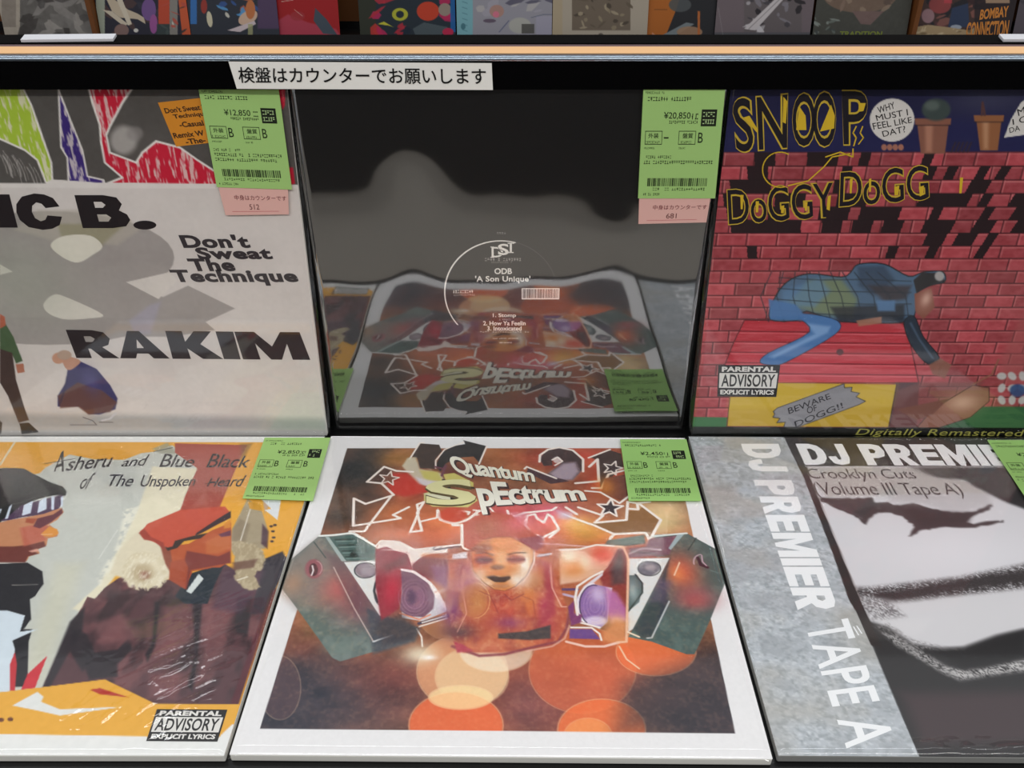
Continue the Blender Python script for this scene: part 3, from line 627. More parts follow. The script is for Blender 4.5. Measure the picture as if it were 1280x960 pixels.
# plain brown sacks in front of the wall
p.poly(t((880, 640), (940, 570), (1090, 480), (1150, 490), (1150, 540), (1080, 600), (960, 640)), '#8f5d4c', 1, 1); p.glow(*t((1050, 545))[0], 22, 12, '#d8ae9a', .8); p.line(t((880, 640), (940, 570), (1090, 480), (1150, 490), (1150, 540), (1080, 600), (960, 640)), .8, '#3a2020', .8); p.poly(t((805, 570), (930, 545), (1000, 530), (940, 590), (880, 610)), '#7a4c40', 1, 1)
p.line(t((1090, 478), (1160, 440), (1185, 385)), 1.6, '#8f5d4c', 1, .5); p.poly(t((1190, 390), (1260, 240), (1300, 200), (1400, 200), (1400, 420), (1240, 480), (1200, 470)), '#a55a5a', .6, 5)
for k in range(9): p.ell(1252 + (k % 3) * 13, 470 + (k // 3) * 15, 6, 4.5, '#c2c4c4', .9, 1, k * 40)
p.ell(1272, 488, 10, 8, '#2f4a7c', .9, 1.5)
p.poly(t((30, 634), (1500, 640), (1500, 700), (30, 690)), '#0e100e', 1, .4)
SG = t((345, 600), (352, 588), (347, 578), (362, 565), (610, 475), (612, 490), (640, 488), (636, 504), (668, 510), (655, 524), (690, 540), (668, 552), (440, 636), (385, 637), (392, 618), (360, 620), (372, 604))
p.poly(SG, '#8c8c92', 1, .2); p.line(SG + [SG[0]], .6, '#23232a')
fp = p.build('front_print', r.root)
I = Ink(r.W, r.H, 0.0003)
def outl(q, s_, b=0.03, sp=1.0, fill=None):
    Q = r.q(*q); I.text(Q, s_, '#c9ab3a', 1, b, 0, sp); C = np.array(Q); c0 = C.mean(0); I.text(c0 + (C - c0) * np.array([.985, .95]), s_, fill or '#1d1820', 2, b - .028, 0, sp)
YL = '#d8b52e'
outl(((914, 122), (985, 115), (984, 187), (920, 192)), 'SN', .035, 1.05); outl(((990, 116), (1045, 112), (1045, 185), (990, 184)), 'OO', .035, .72); outl(((1052, 112), (1086, 112), (1080, 182), (1054, 182)), 'P', .035)
outl(((908, 236), (1042, 226), (1044, 272), (910, 282)), 'DoGGY', .03, .95); outl(((1050, 214), (1160, 205), (1162, 250), (1048, 260)), 'DoGG', .03, .95)
b = cut(900, 105, 5.055)
for a in (((150, 210), (185, 200), (240, 290), (235, 310)), ((400, 80), (425, 110), (415, 250), (395, 240)), ((500, 140), (540, 200), (545, 290), (480, 290)), ((700, 130), (725, 200), (720, 280), (630, 300)), ((875, 120), (920, 120), (905, 170), (875, 175)), ((128, 700), (148, 700), (142, 790), (130, 790)), ((225, 740), (245, 740), (240, 810), (225, 810)), ((680, 710), (700, 700), (692, 800), (672, 790)), ((385, 770), (405, 765), (402, 815), (385, 815)), ((535, 745), (552, 745), (548, 800), (535, 800)), ((820, 600), (838, 595), (830, 690), (818, 690)), ((940, 600), (955, 595), (952, 680), (940, 680))):
    I.poly(r.q(*b(*a)), YL, 3)
for a in (((605, 590), (625, 590), (615, 690), (600, 690)), ((190, 650), (222, 640), (215, 700), (192, 705)), ((345, 650), (378, 640), (372, 700), (352, 710))): I.poly(r.q(*v(*a)), YL, 3)
rg = [r.mm(975 + 22 * math.cos(k) , 212 + 22 * math.sin(k)) for k in np.linspace(1.3, 5.2, 20)]; I.line(rg, .9, YL, 3)
I.line(r.q((985, 232), (1010, 226), (1030, 208), (1040, 196), (1062, 192)), 1.0, YL, 3); I.line(r.q((1032, 196), (1050, 190), (1066, 196), (1066, 186)), 1.0, YL, 3); I.line(r.q((1070, 158), (1066, 166), (1070, 172), (1067, 182)), 1.0, YL, 3); I.line(r.q((1078, 158), (1075, 166), (1079, 172), (1073, 180)), .9, YL, 3)
I.build('title_lettering', fp); I = Ink(r.W, r.H, 0.0003)
TX = '#221e20'
for s_, q in (('WHY', ((1096, 134), (1117, 127), (1119, 135), (1098, 142))), ('MUST I', ((1094, 144), (1134, 136), (1135, 144), (1096, 151))), ('FEEL LIKE', ((1090, 154), (1139, 146), (1140, 153), (1092, 162))), ('DAT?', ((1102, 164), (1131, 157), (1132, 165), (1104, 171)))):
    I.text(r.q(*q), s_, TX, 1, .0)
for s_, q in (('M', ((1271, 137), (1280, 133), (1281, 141), (1273, 145))), ('I C', ((1265, 149), (1283, 144), (1284, 152), (1266, 156))), ('DA', ((1261, 160), (1274, 156), (1275, 163), (1262, 166)))): I.text(r.q(*q), s_, TX, 1, .0)
I.build('bubble_lettering', fp); I = Ink(r.W, r.H, 0.0003)
for s_, q in (('BEWARE', ((400, 566), (555, 510), (562, 530), (405, 588))), ('OF', ((470, 563), (506, 552), (510, 574), (474, 588))), ('DOGG!!', ((424, 616), (602, 544), (608, 564), (430, 638)))): I.text(r.q(*t(*q)), s_, '#2a2a34', 1, .006)
J = Ink(r.W, r.H, .0003); advisory(J, r.q(*t((142, 405), (373, 405), (358, 524), (138, 522)))); J.build('advisory_badge', fp)
I.build('sign_lettering', fp); I = Ink(r.W, r.H, 0.0003)
I.text(r.q(*t((655, 642), (1282, 646), (1282, 678), (650, 672))), 'Digitally Remastered', '#a3a04e', 1, .004, .25, 1.05)
I.build('lettering', fp)
r.film(F_UP, 0.00025, 110, 9, over=.0035)
# ------------------------------------------------------------------ lower left: painted portraits in orange, grey and brown
Rec.T = 0.006
def low(dx, dy, yawdeg, lab, edge):
    a = math.radians(yawdeg); x, y = -0.0015 + dx, -0.0006 + dy
    r = Rec(x + 0.315 * math.sin(a), y - 0.315 * math.cos(a), ZS, 0, a, lab, G_LO, edge); r.board(); return r
r = low(-0.3205, 0.001, -0.05, 'orange and grey sleeve with painted figures in red cap and black beanie', 'white')
p = Paint(r, 420, '#e3e4e2')
c = cut(0, 530, 3.2); d = cut(0, 740, 3.2); e = cut(170, 620, 5.818); g = cut(0, 560, 6.0)
OR = '#e3a63a'
p.poly([(-300, 552.5), (403, 553), (297, 905), (290, 906), (270, 925), (-400, 913)], OR)
p.poly([(-300, 588), (10, 600)] + g((300, 190), (340, 150), (450, 90), (520, 50), (700, 85), (930, 90), (1060, 40), (1150, 30)) + c((690, 85), (790, 180), (735, 345), (560, 440), (480, 560), (340, 760), (180, 1040)) + [(50, 866), (-300, 870)], '#c3c6bf', 1, .3)
p.poly(c((610, 170), (790, 180), (735, 345), (720, 345), (560, 430), (500, 560), (400, 690), (350, 760), (290, 740), (400, 640), (440, 560), (490, 470), (560, 320)), '#e2dcc3', 1, 1.5)
p.poly(c((500, 340), (560, 330), (520, 420), (450, 580), (400, 650), (390, 620), (470, 480)), '#e8e6d6', .8, 2, tex=streaks(4, 3, 3, .3, .55))
p.poly(c((225, 560), (330, 560), (180, 1040), (60, 1060)), '#c9c8b4', .7, 8)
p.line(c((825, 690), (730, 860)), .9, '#dcded8', .0); p.line(c((470, 425), (395, 540)), .8, '#dfe0da', .7)
p.line(g((110, -40), (0, 130)), 2.0, '#d9d4c4', .9)
p.poly(c((610, 100), (670, 75), (710, 120), (640, 118)), '#9a9a86', .8, 1.5)
# red-brown column running up from the cap
p.poly(c((700, 78), (990, 85), (965, 130), (880, 330), (915, 360), (720, 350), (740, 290), (790, 178), (700, 115)), '#a44a3c', 1, .4)
p.poly(c((960, 80), (1010, 78), (985, 120), (960, 170), (965, 110)), '#7a5a3a', .6, 2)
# right side: hood, fur, jacket
p.poly(c((990, 300), (1045, 340), (1070, 420), (1060, 500), (940, 500), (920, 470), (930, 420)), '#a3967c', 1, .8); p.poly(c((930, 420), (960, 380), (1000, 400), (980, 480), (930, 480)), '#8a7c66', .8, 1.5)
p.line(c((1003, 335), (962, 468)), .9, '#dcd6c8'); p.poly(c((1050, 300), (1080, 320), (1060, 360)), '#a8a0c0', .6, 1)
p.poly(c((1040, 296), (1125, 300), (1110, 385), (1060, 345), (1085, 340)), '#d8dde0', 1, .3); p.poly(c((990, 310), (1040, 320), (1050, 350), (1000, 340)), '#c9922c', 1, .6)
for a in ((1085, 410), (1100, 405), (1092, 430), (1095, 455), (1088, 470)): p.ell(*c(a)[0], 2.4, 1.4, '#3a2a2c')
p.poly(c((1050, 400), (1075, 430), (1070, 500), (1045, 480)), '#4a3340', .9, 1)
JK = c((380, 700), (420, 655), (470, 620), (500, 605), (530, 640), (700, 620), (760, 640), (900, 560), (960, 600), (1060, 540), (1130, 520), (1160, 545), (1100, 660)) + d((1085, 20), (1020, 230), (955, 450), (620, 448), (420, 350), (170, 382), (230, 250), (290, 120), (330, 60), (350, 20))
p.poly(JK, '#573a3f', 1, .4)
p.poly(JK, '#7b5153', .8, tex=streaks(12, 16, 20, .45, .7)); p.poly(JK, '#33272c', .8, tex=streaks(14, 12, 22, .55, .75))
for P in (d((280, 120), (340, 60), (330, 150), (200, 380), (172, 382)), d((290, 140), (350, 170), (380, 250), (330, 320), (280, 240)), d((340, 250), (470, 230), (520, 180), (530, 230), (470, 290), (470, 340), (360, 350), (340, 310)), d((620, 40), (640, 40), (620, 220), (590, 280), (580, 250), (610, 200)), d((770, 40), (810, 40), (790, 280), (770, 400), (750, 380), (780, 250)), d((950, 20), (1010, 20), (990, 180), (940, 170))):
    p.poly(P, '#2b272d', .9, 1.4)
for P in (d((370, 130), (480, 90), (560, 160), (540, 200), (400, 200)), d((650, 60), (760, 50), (760, 200), (640, 260)), d((820, 60), (930, 60), (900, 260), (800, 330)), d((600, 330), (740, 320), (700, 430), (600, 420))): p.poly(P, '#87585a', .65, 4)
p.poly(c((1060, 540), (1130, 510), (1150, 550), (1060, 760), (1000, 760), (1030, 650)), '#33303a', 1, 1.0); p.line(d((1100, 0), (940, 440)), 5, '#5c2630', .8, 1.0)
p.poly(c((890, 580), (1000, 560), (1060, 590), (1020, 680), (960, 760), (850, 740)), '#4f3a4c', .7, 3)
p.poly(c((850, 570), (900, 560), (860, 640), (830, 720), (740, 720), (700, 690), (760, 600)), '#1f2c36', 1, .6)
p.poly(c((795, 600), (815, 620), (765, 680), (745, 670)), '#d5dcda', 1, .3)
# fur trims
rs = np.random.RandomState(5)
F1 = [(181 + 27 * math.cos(t) * (1 + .08 * math.sin(3 * t)), 714 + 25 * math.sin(t) * (1 + .1 * math.cos(2 * t))) for t in np.linspace(0, 6.0, 14)]
p.poly(c((560, 420), (700, 490), (690, 620), (560, 640), (440, 600), (480, 500)), '#dcd3ba', 1, 1.5); p.poly(c((640, 480), (700, 480), (700, 620), (660, 560)), '#8c4a38', 1, 1.0)
p.poly(rough(F1, 2.6, 3, 8), '#d3c8aa', 1, .8); p.poly(rough([(x * .85 + 27, y * .85 + 107) for x, y in F1], 2.5, 4, 8), '#e2d9c0', .8, 2); p.ell(178, 717, 15, 12, '#b8a786', .85, 4); p.ell(181, 719, 6, 5, '#9c7060', .85, 2.5); p.poly(rough(F1, 2, 8, 8), '#f0ead8', .55, 1, tex=streaks(22, 1.6, 4, .5, .7))
F2 = c((920, 480), (960, 470), (1030, 490), (1060, 530), (1050, 580), (1020, 600), (1040, 650), (990, 660), (940, 620), (945, 560))
p.poly(rough(F2, 1.6, 5, 6), '#a8987a', 1, .8); p.poly(rough(F2, 1.6, 6, 6), '#c9bd9e', .6, 1, tex=streaks(24, 1.6, 4, .45, .65)); p.poly(c((930, 555), (1030, 540), (1015, 575), (940, 585)), '#6a4a3e', .85, 1.5); p.line(c((950, 625), (990, 612)), 1.0, '#ece6d4')
# red cap and face in profile
p.poly(c((755, 480), (850, 425), (925, 395), (925, 500), (905, 560), (880, 575), (850, 575), (830, 580), (770, 590), (745, 655), (720, 640), (690, 610), (690, 560), (680, 490)), '#b4552f', 1, .3)
p.poly(e((370, 400), (480, 420), (600, 440), (690, 400), (690, 490), (620, 500), (400, 540), (370, 680), (320, 660), (330, 560)), '#7d3530', 1, 1.0)
p.poly(e((250, 480), (350, 460), (380, 520), (360, 680), (240, 610)), '#a54a30', 1, .8); p.poly(e((510, 330), (620, 280), (690, 250), (690, 380), (600, 420), (510, 420)), '#c06a3c', .9, 1.5)
p.poly(e((600, 280), (690, 250), (690, 290), (620, 300)), '#5c2c4c', .9, .8); p.poly(e((640, 205), (690, 170), (690, 230), (640, 240)), '#d58a34', .9, 1.0)
p.poly(e((200, 340), (240, 300), (330, 310), (420, 290), (520, 270), (470, 310), (350, 330), (300, 380), (230, 400)), '#2c2220', 1, .5)
p.poly(c((560, 430), (575, 418), (590, 400), (720, 345), (900, 330), (918, 352), (905, 385), (800, 440), (700, 468), (690, 490), (670, 495), (570, 455)), '#c2503a', 1, .3)
p.poly(e((590, 170), (690, 110), (690, 160), (590, 210), (480, 270), (430, 290), (440, 270)), '#2c2028', 1, .5); p.poly(e((20, 270), (60, 320), (130, 330), (215, 400), (200, 340), (110, 300), (60, 240)), '#9a3a2e', .9, .8)
# man on the left: beanie, striped band, profile
p.poly(g((-300, 190), (40, 150), (180, 155), (260, 200), (380, 260), (470, 290), (500, 330), (490, 360), (420, 355), (300, 380), (150, 440), (80, 510), (0, 560), (-300, 560)), '#191b1e', 1, .3); p.poly(g((0, 200), (90, 230), (100, 400), (0, 460)), '#3f3834', .6, 3)
p.poly(g((0, 550), (80, 500), (160, 430), (470, 350), (470, 400), (440, 460), (330, 500), (170, 520), (60, 545)), '#4a3350', 1, .4)
for P in (g((180, 430), (250, 395), (230, 490), (165, 510)), g((295, 400), (350, 370), (350, 460), (280, 490)), g((385, 365), (410, 365), (405, 465), (385, 465)), g((70, 440), (92, 425), (60, 530), (38, 535)), g((455, 370), (475, 362), (470, 440), (458, 440)), g((0, 460), (15, 455), (0, 500))): p.poly(P, '#cdd8e6', 1, .3)
p.poly(g((0, 560), (60, 545), (200, 520), (330, 495), (460, 450), (480, 480), (430, 540), (370, 575), (440, 630), (430, 665), (360, 680), (350, 730), (280, 765), (300, 790), (220, 815), (200, 850), (-300, 860), (-300, 560)), '#c08560', 1, .3)
p.poly(g((-300, 740), (100, 740), (200, 730), (330, 700), (345, 740), (250, 770), (290, 795), (210, 815), (190, 860), (-300, 860)), '#6d3630', 1, .8); p.poly(g((150, 600), (300, 570), (370, 590), (320, 650), (350, 690), (180, 740)), '#b8604e', .85, 1.5)
p.poly(g((250, 590), (280, 530), (400, 500), (465, 455), (470, 490), (380, 560), (300, 605)), '#5e2a38', .95, .8); p.poly(g((200, 530), (280, 530), (250, 570), (190, 560)), '#a0482e', .9, 1)
p.poly(g((310, 645), (370, 590), (430, 610), (440, 645), (400, 668), (330, 662)), '#d9913f', 1, .5); p.line(g((312, 650), (390, 648)), .8, '#e6b894'); p.poly(g((215, 775), (280, 755), (295, 775), (240, 785)), '#d9a090', .9, .6)
p.poly([(-300, 700)] + c((0, 560), (110, 555), (170, 590), (175, 640), (140, 690)) + d((120, 30), (125, 110), (95, 150), (130, 150), (115, 200), (110, 380), (-900, 400)), '#25252a', 1, .4); p.line(c((50, 645), (150, 643)), .6, '#9a9690')
p.poly(d((-900, 80), (30, 75), (100, 95), (80, 160), (150, 150), (50, 195), (60, 230), (40, 400), (-900, 400)), '#cfdbe4', 1, .3)
p.poly(d((40, 290), (60, 240), (68, 290), (60, 395), (40, 395)), '#c03038', 1, .3); p.poly(d((190, 255), (140, 385), (85, 392), (110, 330)), '#c8303c', 1, .3)
# orange foot with arrow
p.poly(d((-900, 410), (0, 402), (420, 352), (500, 390), (620, 448), (958, 450), (940, 528), (900, 530), (880, 580), (-900, 560)), '#e2a83c', 1, .3); p.poly(d((-900, 555), (590, 578), (590, 590), (900, 600), (900, 700), (-900, 700)), '#e3e4e2', 1, .3)
p.poly(d((50, 455), (150, 400), (175, 420), (165, 440), (240, 470), (490, 460), (240, 495), (150, 475)), '#dde0de', 1, .3); p.poly(d((360, 392), (400, 385), (515, 422), (400, 410)), '#b03428', 1, .3)
for a in ((5, 512), (42, 510)): p.ell(*d(a)[0], 3.6, 2.6, '#6a3a22')
p.mottle(.035, 3, 4)
fp = p.build('front_print', r.root)
I = Ink(r.W, r.H, .0003); K = '#1d1c20'
for s_, q in (('A', c((185, 165), (262, 100), (255, 192), (215, 192))), ('sheru', c((268, 135), (455, 118), (450, 172), (262, 190))), ('and', c((488, 140), (600, 122), (592, 168), (484, 172))), ('Blue', c((640, 118), (782, 130), (776, 174), (636, 174))), ('Black', c((830, 118), (1004, 130), (1000, 176), (824, 176))), ('of', c((330, 202), (385, 195), (360, 262), (318, 262))), ('The', c((440, 202), (540, 205), (530, 252), (434, 250))), ('Unspoken', c((565, 205), (785, 210), (780, 262), (560, 268))), ('Heard', c((830, 218), (988, 205), (976, 252), (826, 252)))):
    I.text(r.q(*q), s_, K, 1, .008, .35, .95)
I.line(r.q(*c((180, 160), (300, 140))), .9, K, 1); I.line(r.q(*c((820, 240), (900, 232))), .8, K, 1); I.line(r.q(*c((615, 112), (690, 96))), .9, K, 1)
J = Ink(r.W, r.H, .0003); advisory(J, r.q(*d((628, 470), (910, 472), (870, 600), (585, 598)))); J.build('advisory_badge', fp)
I.build('lettering', fp)
green_label(r, [(331, 547), (413, 547), (391, 626), (303, 623)], '¥2,850', 'B', 'B', 30, full=False)
r.film(F_CRK, .0002, 90, 14, bulge=((265, 250, 30, 30, .0006),), n=300, ridges=((272, 258, 26, 44, .0011, 35), (230, 285, 24, 16, .0008, 60)))

# ------------------------------------------------------------------ lower centre: white bordered sleeve with the orange bokeh print
r = low(0, 0, -0.52, 'white bordered sleeve with an orange print of a person between two loudspeakers', 'white')
p = Paint(r, 580, '#e4e3e4')
a1 = cut(420, 545, 5.818); a2 = cut(630, 545, 5.818); a3 = cut(340, 650, 5.0545); a4 = cut(520, 640, 5.0545); a5 = cut(700, 650, 5.0545); a6 = cut(280, 720, 1.8286)
WT = '#efe6df'
inner = [(434, 560.5), (843, 560.5), (919, 917), (325, 911)]
p.poly(inner, '#8f5a3c')
# colour field inside the border
full = p.C.copy()
for cx, cy, rx, ry, col, a in ((450, 590, 50, 40, '#2a2826', 1), (480, 565, 30, 20, '#4a3a2c', .8), (425, 640, 40, 20, '#5a3f33', .9), (395, 655, 40, 14, '#8a4a30', .8), (500, 570, 25, 12, '#a8703c', .8), (510, 610, 25, 20, '#c43a2c', 1), (545, 660, 90, 30, '#cf6a44', .9), (480, 640, 50, 30, '#b8683c', .9), (640, 570, 60, 18, '#a8683c', .9), (720, 570, 60, 14, '#b23a2c', .9), (760, 600, 40, 25, '#c4452c', .9), (690, 660, 60, 25, '#d0505a', .9), (740, 670, 40, 20, '#e8b04a', .9), (830, 640, 40, 25, '#c9b48a', .9), (640, 640, 60, 20, '#cc4f58', .8),
                              (640, 720, 90, 60, '#cf6038', .9), (500, 720, 60, 40, '#a0506a', .8), (800, 700, 60, 40, '#c05038', .8), (360, 880, 120, 60, '#3f3a46', 1), (900, 880, 110, 60, '#3c343c', 1), (440, 850, 60, 30, '#b04a34', .9), (480, 880, 80, 40, '#6a3a3c', .6), (620, 860, 90, 50, '#a04a32', .9), (760, 850, 90, 40, '#b8482c', .9), (690, 890, 60, 40, '#7c3a36', .8), (390, 820, 40, 20, '#7a3c34', .8), (830, 830, 40, 25, '#e06a34', .8)):
    p.glow(cx, cy, rx, ry, col, a)
for cx, cy, rx, ry, col, a in ((442, 585, 34, 36, '#232223', 1), (430, 640, 34, 26, '#3a302a', .9), (500, 575, 26, 8, '#b87c3e', .8), (470, 622, 22, 10, '#3a2a26', .8), (350, 880, 130, 80, '#2f2d39', .95), (385, 870, 60, 40, '#37323d', .8), (900, 885, 120, 80, '#2b2731', 1), (870, 850, 50, 30, '#4a3a3c', .8), (655, 880, 34, 40, '#5c3036', .75), (495, 850, 34, 26, '#7c3a34', .7), (440, 805, 40, 14, '#b8553a', .8), (340, 790, 26, 30, '#6a3c38', .8), (575, 590, 30, 14, '#6a2c26', .7), (690, 575, 40, 12, '#8a2c24', .7), (820, 655, 30, 16, '#d8c890', .8), (835, 610, 12, 18, '#e0d4b4', .6), (690, 640, 26, 12, '#e070a0', .5), (720, 655, 22, 12, '#f0c860', .7), (560, 650, 26, 14, '#e08048', .7), (450, 690, 30, 20, '#c87a4c', .6)):
    p.glow(cx, cy, rx, ry, col, a)
n1 = fbm(p.X / 22, p.Y / 16, 21)[..., None] - .5; p.C += n1 * np.array([.34, .22, .16])
n2 = fbm(p.X / 2.2, p.Y / 2.2, 23)[..., None] - .5; p.C += n2 * .05
# bokeh discs low in the print
for cx, cy, rx, ry, col, a in ((578, 840, 57, 46, '#e0a072', .8), (590, 846, 46, 36, '#f0d8a8', .55), (728, 838, 67, 54, '#e2683a', .6), (570, 907, 59, 42, '#ee6a34', .85), (576, 872, 40, 15, '#f4d8a0', .75), (752, 912, 55, 38, '#ee7034', .85), (735, 920, 30, 22, '#f4a058', .6), (820, 815, 50, 30, '#f2743e', .8), (350, 860, 26, 40, '#5c4248', .6), (560, 760, 40, 40, '#c88a5a', .5), (620, 815, 45, 25, '#f0e0c8', .7)):
    p.ell(cx, cy, rx, ry, col, a, 1.2); p.ring(cx, cy, rx, ry, .7, '#f4d0a8', a * .5)
p.poly(a6((920, 250), (1120, 180), (1165, 355), (900, 355)), '#2f2830', .6, 12)
mk = np.zeros_like(p.X); sv = p.C.copy(); p.C[:] = 0; p.poly(inner, '#ffffff'); m = p.C[..., :1]; p.C = sv * m + hx('#e4e3e4') * (1 - m)
def wl(P, wd=1.5, col=WT, a=1.0): p.line(P, wd * 1.35, col, a)
def outlined(P, fill, wd=1.4, f=.4): p.poly(P, fill, 1, f); wl(P + [P[0]], wd)
# graffiti shapes round the title
p.poly(a1((660, 90), (620, 100), (600, 200), (700, 260), (640, 60)), '#b8b0a4', .6, 2)
p.poly(a1((610, 55), (750, 65), (770, 110), (720, 170), (720, 240), (610, 235), (590, 160), (540, 150)), '#3a2d28', 1, .3); wl(a1((535, 170), (610, 52), (640, 50)), 1.2)
p.poly(a1((770, 120), (850, 75), (940, 60), (925, 32), (1095, 75), (1050, 205), (1000, 150), (880, 160), (800, 200), (760, 260), (725, 220)), '#211f20', 1, .3); wl(a1((1040, 205), (1095, 78)), 1.2); wl(a1((725, 235), (725, 180), (790, 100), (930, 45)), 1.0)
p.poly(a1((520, 160), (580, 155), (610, 240), (760, 270), (790, 330), (740, 375), (600, 350), (520, 270), (480, 220)), '#cfc9b4', .9, 1.5); p.poly(a1((610, 250), (740, 260), (780, 330), (650, 330)), '#c6bd62', .9, 2); p.poly(a1((580, 300), (760, 340), (720, 380), (600, 350)), '#d5d0d8', .9, 2)
OUT = a1((350, 225), (225, 335), (330, 345), (420, 430), (215, 495), (130, 455), (125, 655), (440, 605), (470, 600), (415, 575), (530, 518))
p.poly(a1((350, 225), (225, 335), (340, 340), (470, 330), (400, 260)), '#4a3128', .9, .8); p.poly(a1((400, 270), (520, 270), (640, 380), (720, 400), (500, 440), (400, 420), (370, 340)), '#c5342a', .85, 3)
for P in (OUT[:5], OUT[4:8], OUT[7:], a1((350, 225), (440, 255), (560, 262)), a1((400, 440), (205, 695), (100, 695)), a1((0, 720), (130, 712), (215, 756))): wl(P, 1.6)
def star(cx, cy, R, rot=0, fill='#2a2224', wd=1.0, sy=.7):
    P = [(cx + (R if k % 2 == 0 else R * .42) * math.sin(rot + k * math.pi / 5), cy - sy * (R if k % 2 == 0 else R * .42) * math.cos(rot + k * math.pi / 5)) for k in range(10)]
    outlined(P, fill, wd, .3)
star(*a1((385, 310))[0], 13, .2, '#7a4a38', .9)
p.poly(a1((700, 400), (820, 400), (1000, 430), (1030, 470), (960, 520), (700, 515), (640, 470), (640, 420)), '#cfc97e', 1, .6); p.poly(a1((640, 420), (820, 410), (860, 470), (720, 500)), '#dcdccc', .8, 2)
p.poly(a1((780, 280), (860, 270), (1000, 340), (1000, 370), (880, 360), (800, 330)), '#c9c06a', 1, .5); p.line(a1((780, 320), (850, 360), (1000, 380)), 2.2, '#17140f'); p.line(a1((800, 340), (860, 440), (880, 500)), 2.4, '#17140f'); p.ell(*a1((860, 450))[0], 5, 5, '#17140f'); p.line(a1((720, 390), (860, 420)), 1.4, '#17140f')
p.line(a1((720, 225), (780, 240), (800, 215), (770, 290)), 2.2, '#6a3a4c')
wl(a1((590, 500), (640, 480), (590, 560), (625, 690), (540, 700), (600, 560), (590, 500)), 1.6); wl(a1((610, 625), (735, 595), (740, 540)), 1.4); wl(a1((740, 545), (760, 610), (860, 640), (960, 610), (1010, 570), (1040, 545)), 2.0); wl(a1((960, 605), (1040, 635)), 1.8); wl(a1((1010, 570), (1090, 595)), 1.6); wl(a1((850, 650), (915, 650), (918, 756)), 1.8); wl(a1((890, 570), (900, 545), (970, 555), (960, 570)), 1.6); wl(a1((1000, 540), (1150, 560), (1100, 500)), 1.2)
p.ell(*a1((850, 575))[0], 17, 9, '#c4402e', .8, 2)
p.poly(a2((260, 170), (300, 110), (400, 88), (500, 110), (570, 180), (570, 250), (500, 320), (380, 320), (300, 290), (400, 215), (430, 180), (390, 155), (350, 170), (350, 215), (290, 220)), '#3a2628', 1, .5); wl(a2((258, 190), (262, 140), (320, 100), (400, 85), (500, 105), (575, 170), (575, 260)), 1.6)
p.poly(a2((430, 200), (520, 190), (550, 260), (500, 320), (380, 330), (330, 270)), '#b8a8b8', .85, 3); p.ell(*a2((385, 175))[0], 5, 4, '#d5c8c8', .9, .8); wl(a2((350, 175), (390, 155), (425, 185), (370, 215)), 1.2)
p.poly(a2((175, 225), (300, 280), (480, 330), (340, 350), (165, 265)), '#3a2430', .9, .5); wl(a2((150, 240), (165, 225), (380, 310)), 1.4)
p.poly(a2((620, 155), (760, 100), (850, 130), (870, 220), (700, 380), (690, 180)), '#3a2724', 1, .5); wl(a2((615, 160), (770, 100)), 1.4); wl(a2((620, 225), (680, 170), (690, 330), (520, 345)), 1.8); star(*a2((790, 235))[0], 13, .3, '#3a2a2c', 1.0); wl(a2((640, 380), (710, 380), (760, 280), (880, 250)), 1.6)
p.poly(a2((730, 310), (880, 280), (910, 440), (850, 470), (710, 420)), '#6f3a2c', 1, .8); p.glow(*a2((740, 370))[0], 12, 12, '#e08a30', .7); wl(a2((590, 400), (700, 410), (840, 490), (920, 430)), 1.4)
star(*a2((770, 525))[0], 17, .1, '#32262c', 1.3); p.poly(a2((900, 545), (980, 545), (1010, 510), (1140, 610), (1060, 740), (1030, 740), (1010, 700), (800, 710), (640, 640), (660, 630), (900, 610)), '#8a6038', 1, .5)
for P in (a2((540, 520), (720, 580), (660, 632), (890, 612), (900, 480), (970, 490), (975, 535), (905, 530)), a2((970, 490), (1060, 480)), a2((985, 495), (1140, 612), (1060, 756), (1030, 705), (800, 715), (630, 640)), a2((450, 520), (530, 570)), a2((800, 715), (770, 750))): wl(P, 1.7)
for P in (a2((25, 545), (40, 600), (150, 560), (350, 540), (380, 520)), a2((225, 570), (170, 580), (155, 650), (200, 710), (280, 740), (400, 680), (350, 590), (320, 570), (290, 630), (240, 600), (225, 570)), a2((430, 570), (620, 640)), a2((280, 740), (280, 756)), a2((390, 690), (330, 740))): wl(P, 1.6)
p.poly(a2((40, 560), (160, 560), (150, 650), (50, 620)), '#d8b8c8', .6, 3); p.poly(a2((380, 540), (500, 560), (480, 610), (400, 600)), '#d5c8e0', .7, 3)
# loudspeakers breaking out over the border
S1 = a3((300, 100), (400, 95), (520, 90), (655, 165), (655, 250), (690, 620), (920, 680), (900, 760), (620, 840), (430, 895), (380, 870), (150, 550), (60, 430), (110, 260))
p.poly(S1, '#5c6a68', 1, .3); p.poly(S1, '#7a8682', .7, tex=streaks(31, 7, 7, .45, .65)); p.poly(a3((110, 260), (300, 110), (450, 270), (520, 380), (300, 560), (160, 560), (60, 430)), '#8a7c74', .75, 6)
p.glow(*a3((440, 430))[0], 26, 26, '#c0605c', .85); p.glow(*a3((130, 400))[0], 14, 16, '#b0866a', .7); p.glow(*a3((540, 520))[0], 22, 26, '#9a4a58', .7); p.glow(*a3((420, 800))[0], 24, 12, '#6f7f78', .8)
p.poly(a3((440, 240), (690, 610), (650, 760), (500, 560), (330, 200)), '#5f444c', .6, 4); p.poly(a3((600, 560), (930, 690), (900, 770), (640, 850)), '#454a54', .9, 2)
wl(a3((390, 300), (520, 560), (640, 768), (655, 768)), .6, '#d9c4bc', .8); wl(a3((640, 770), (760, 728)), .9, '#d5d9dc', .9); p.line(a3((265, 140), (340, 240)), .8, '#3a4a48')
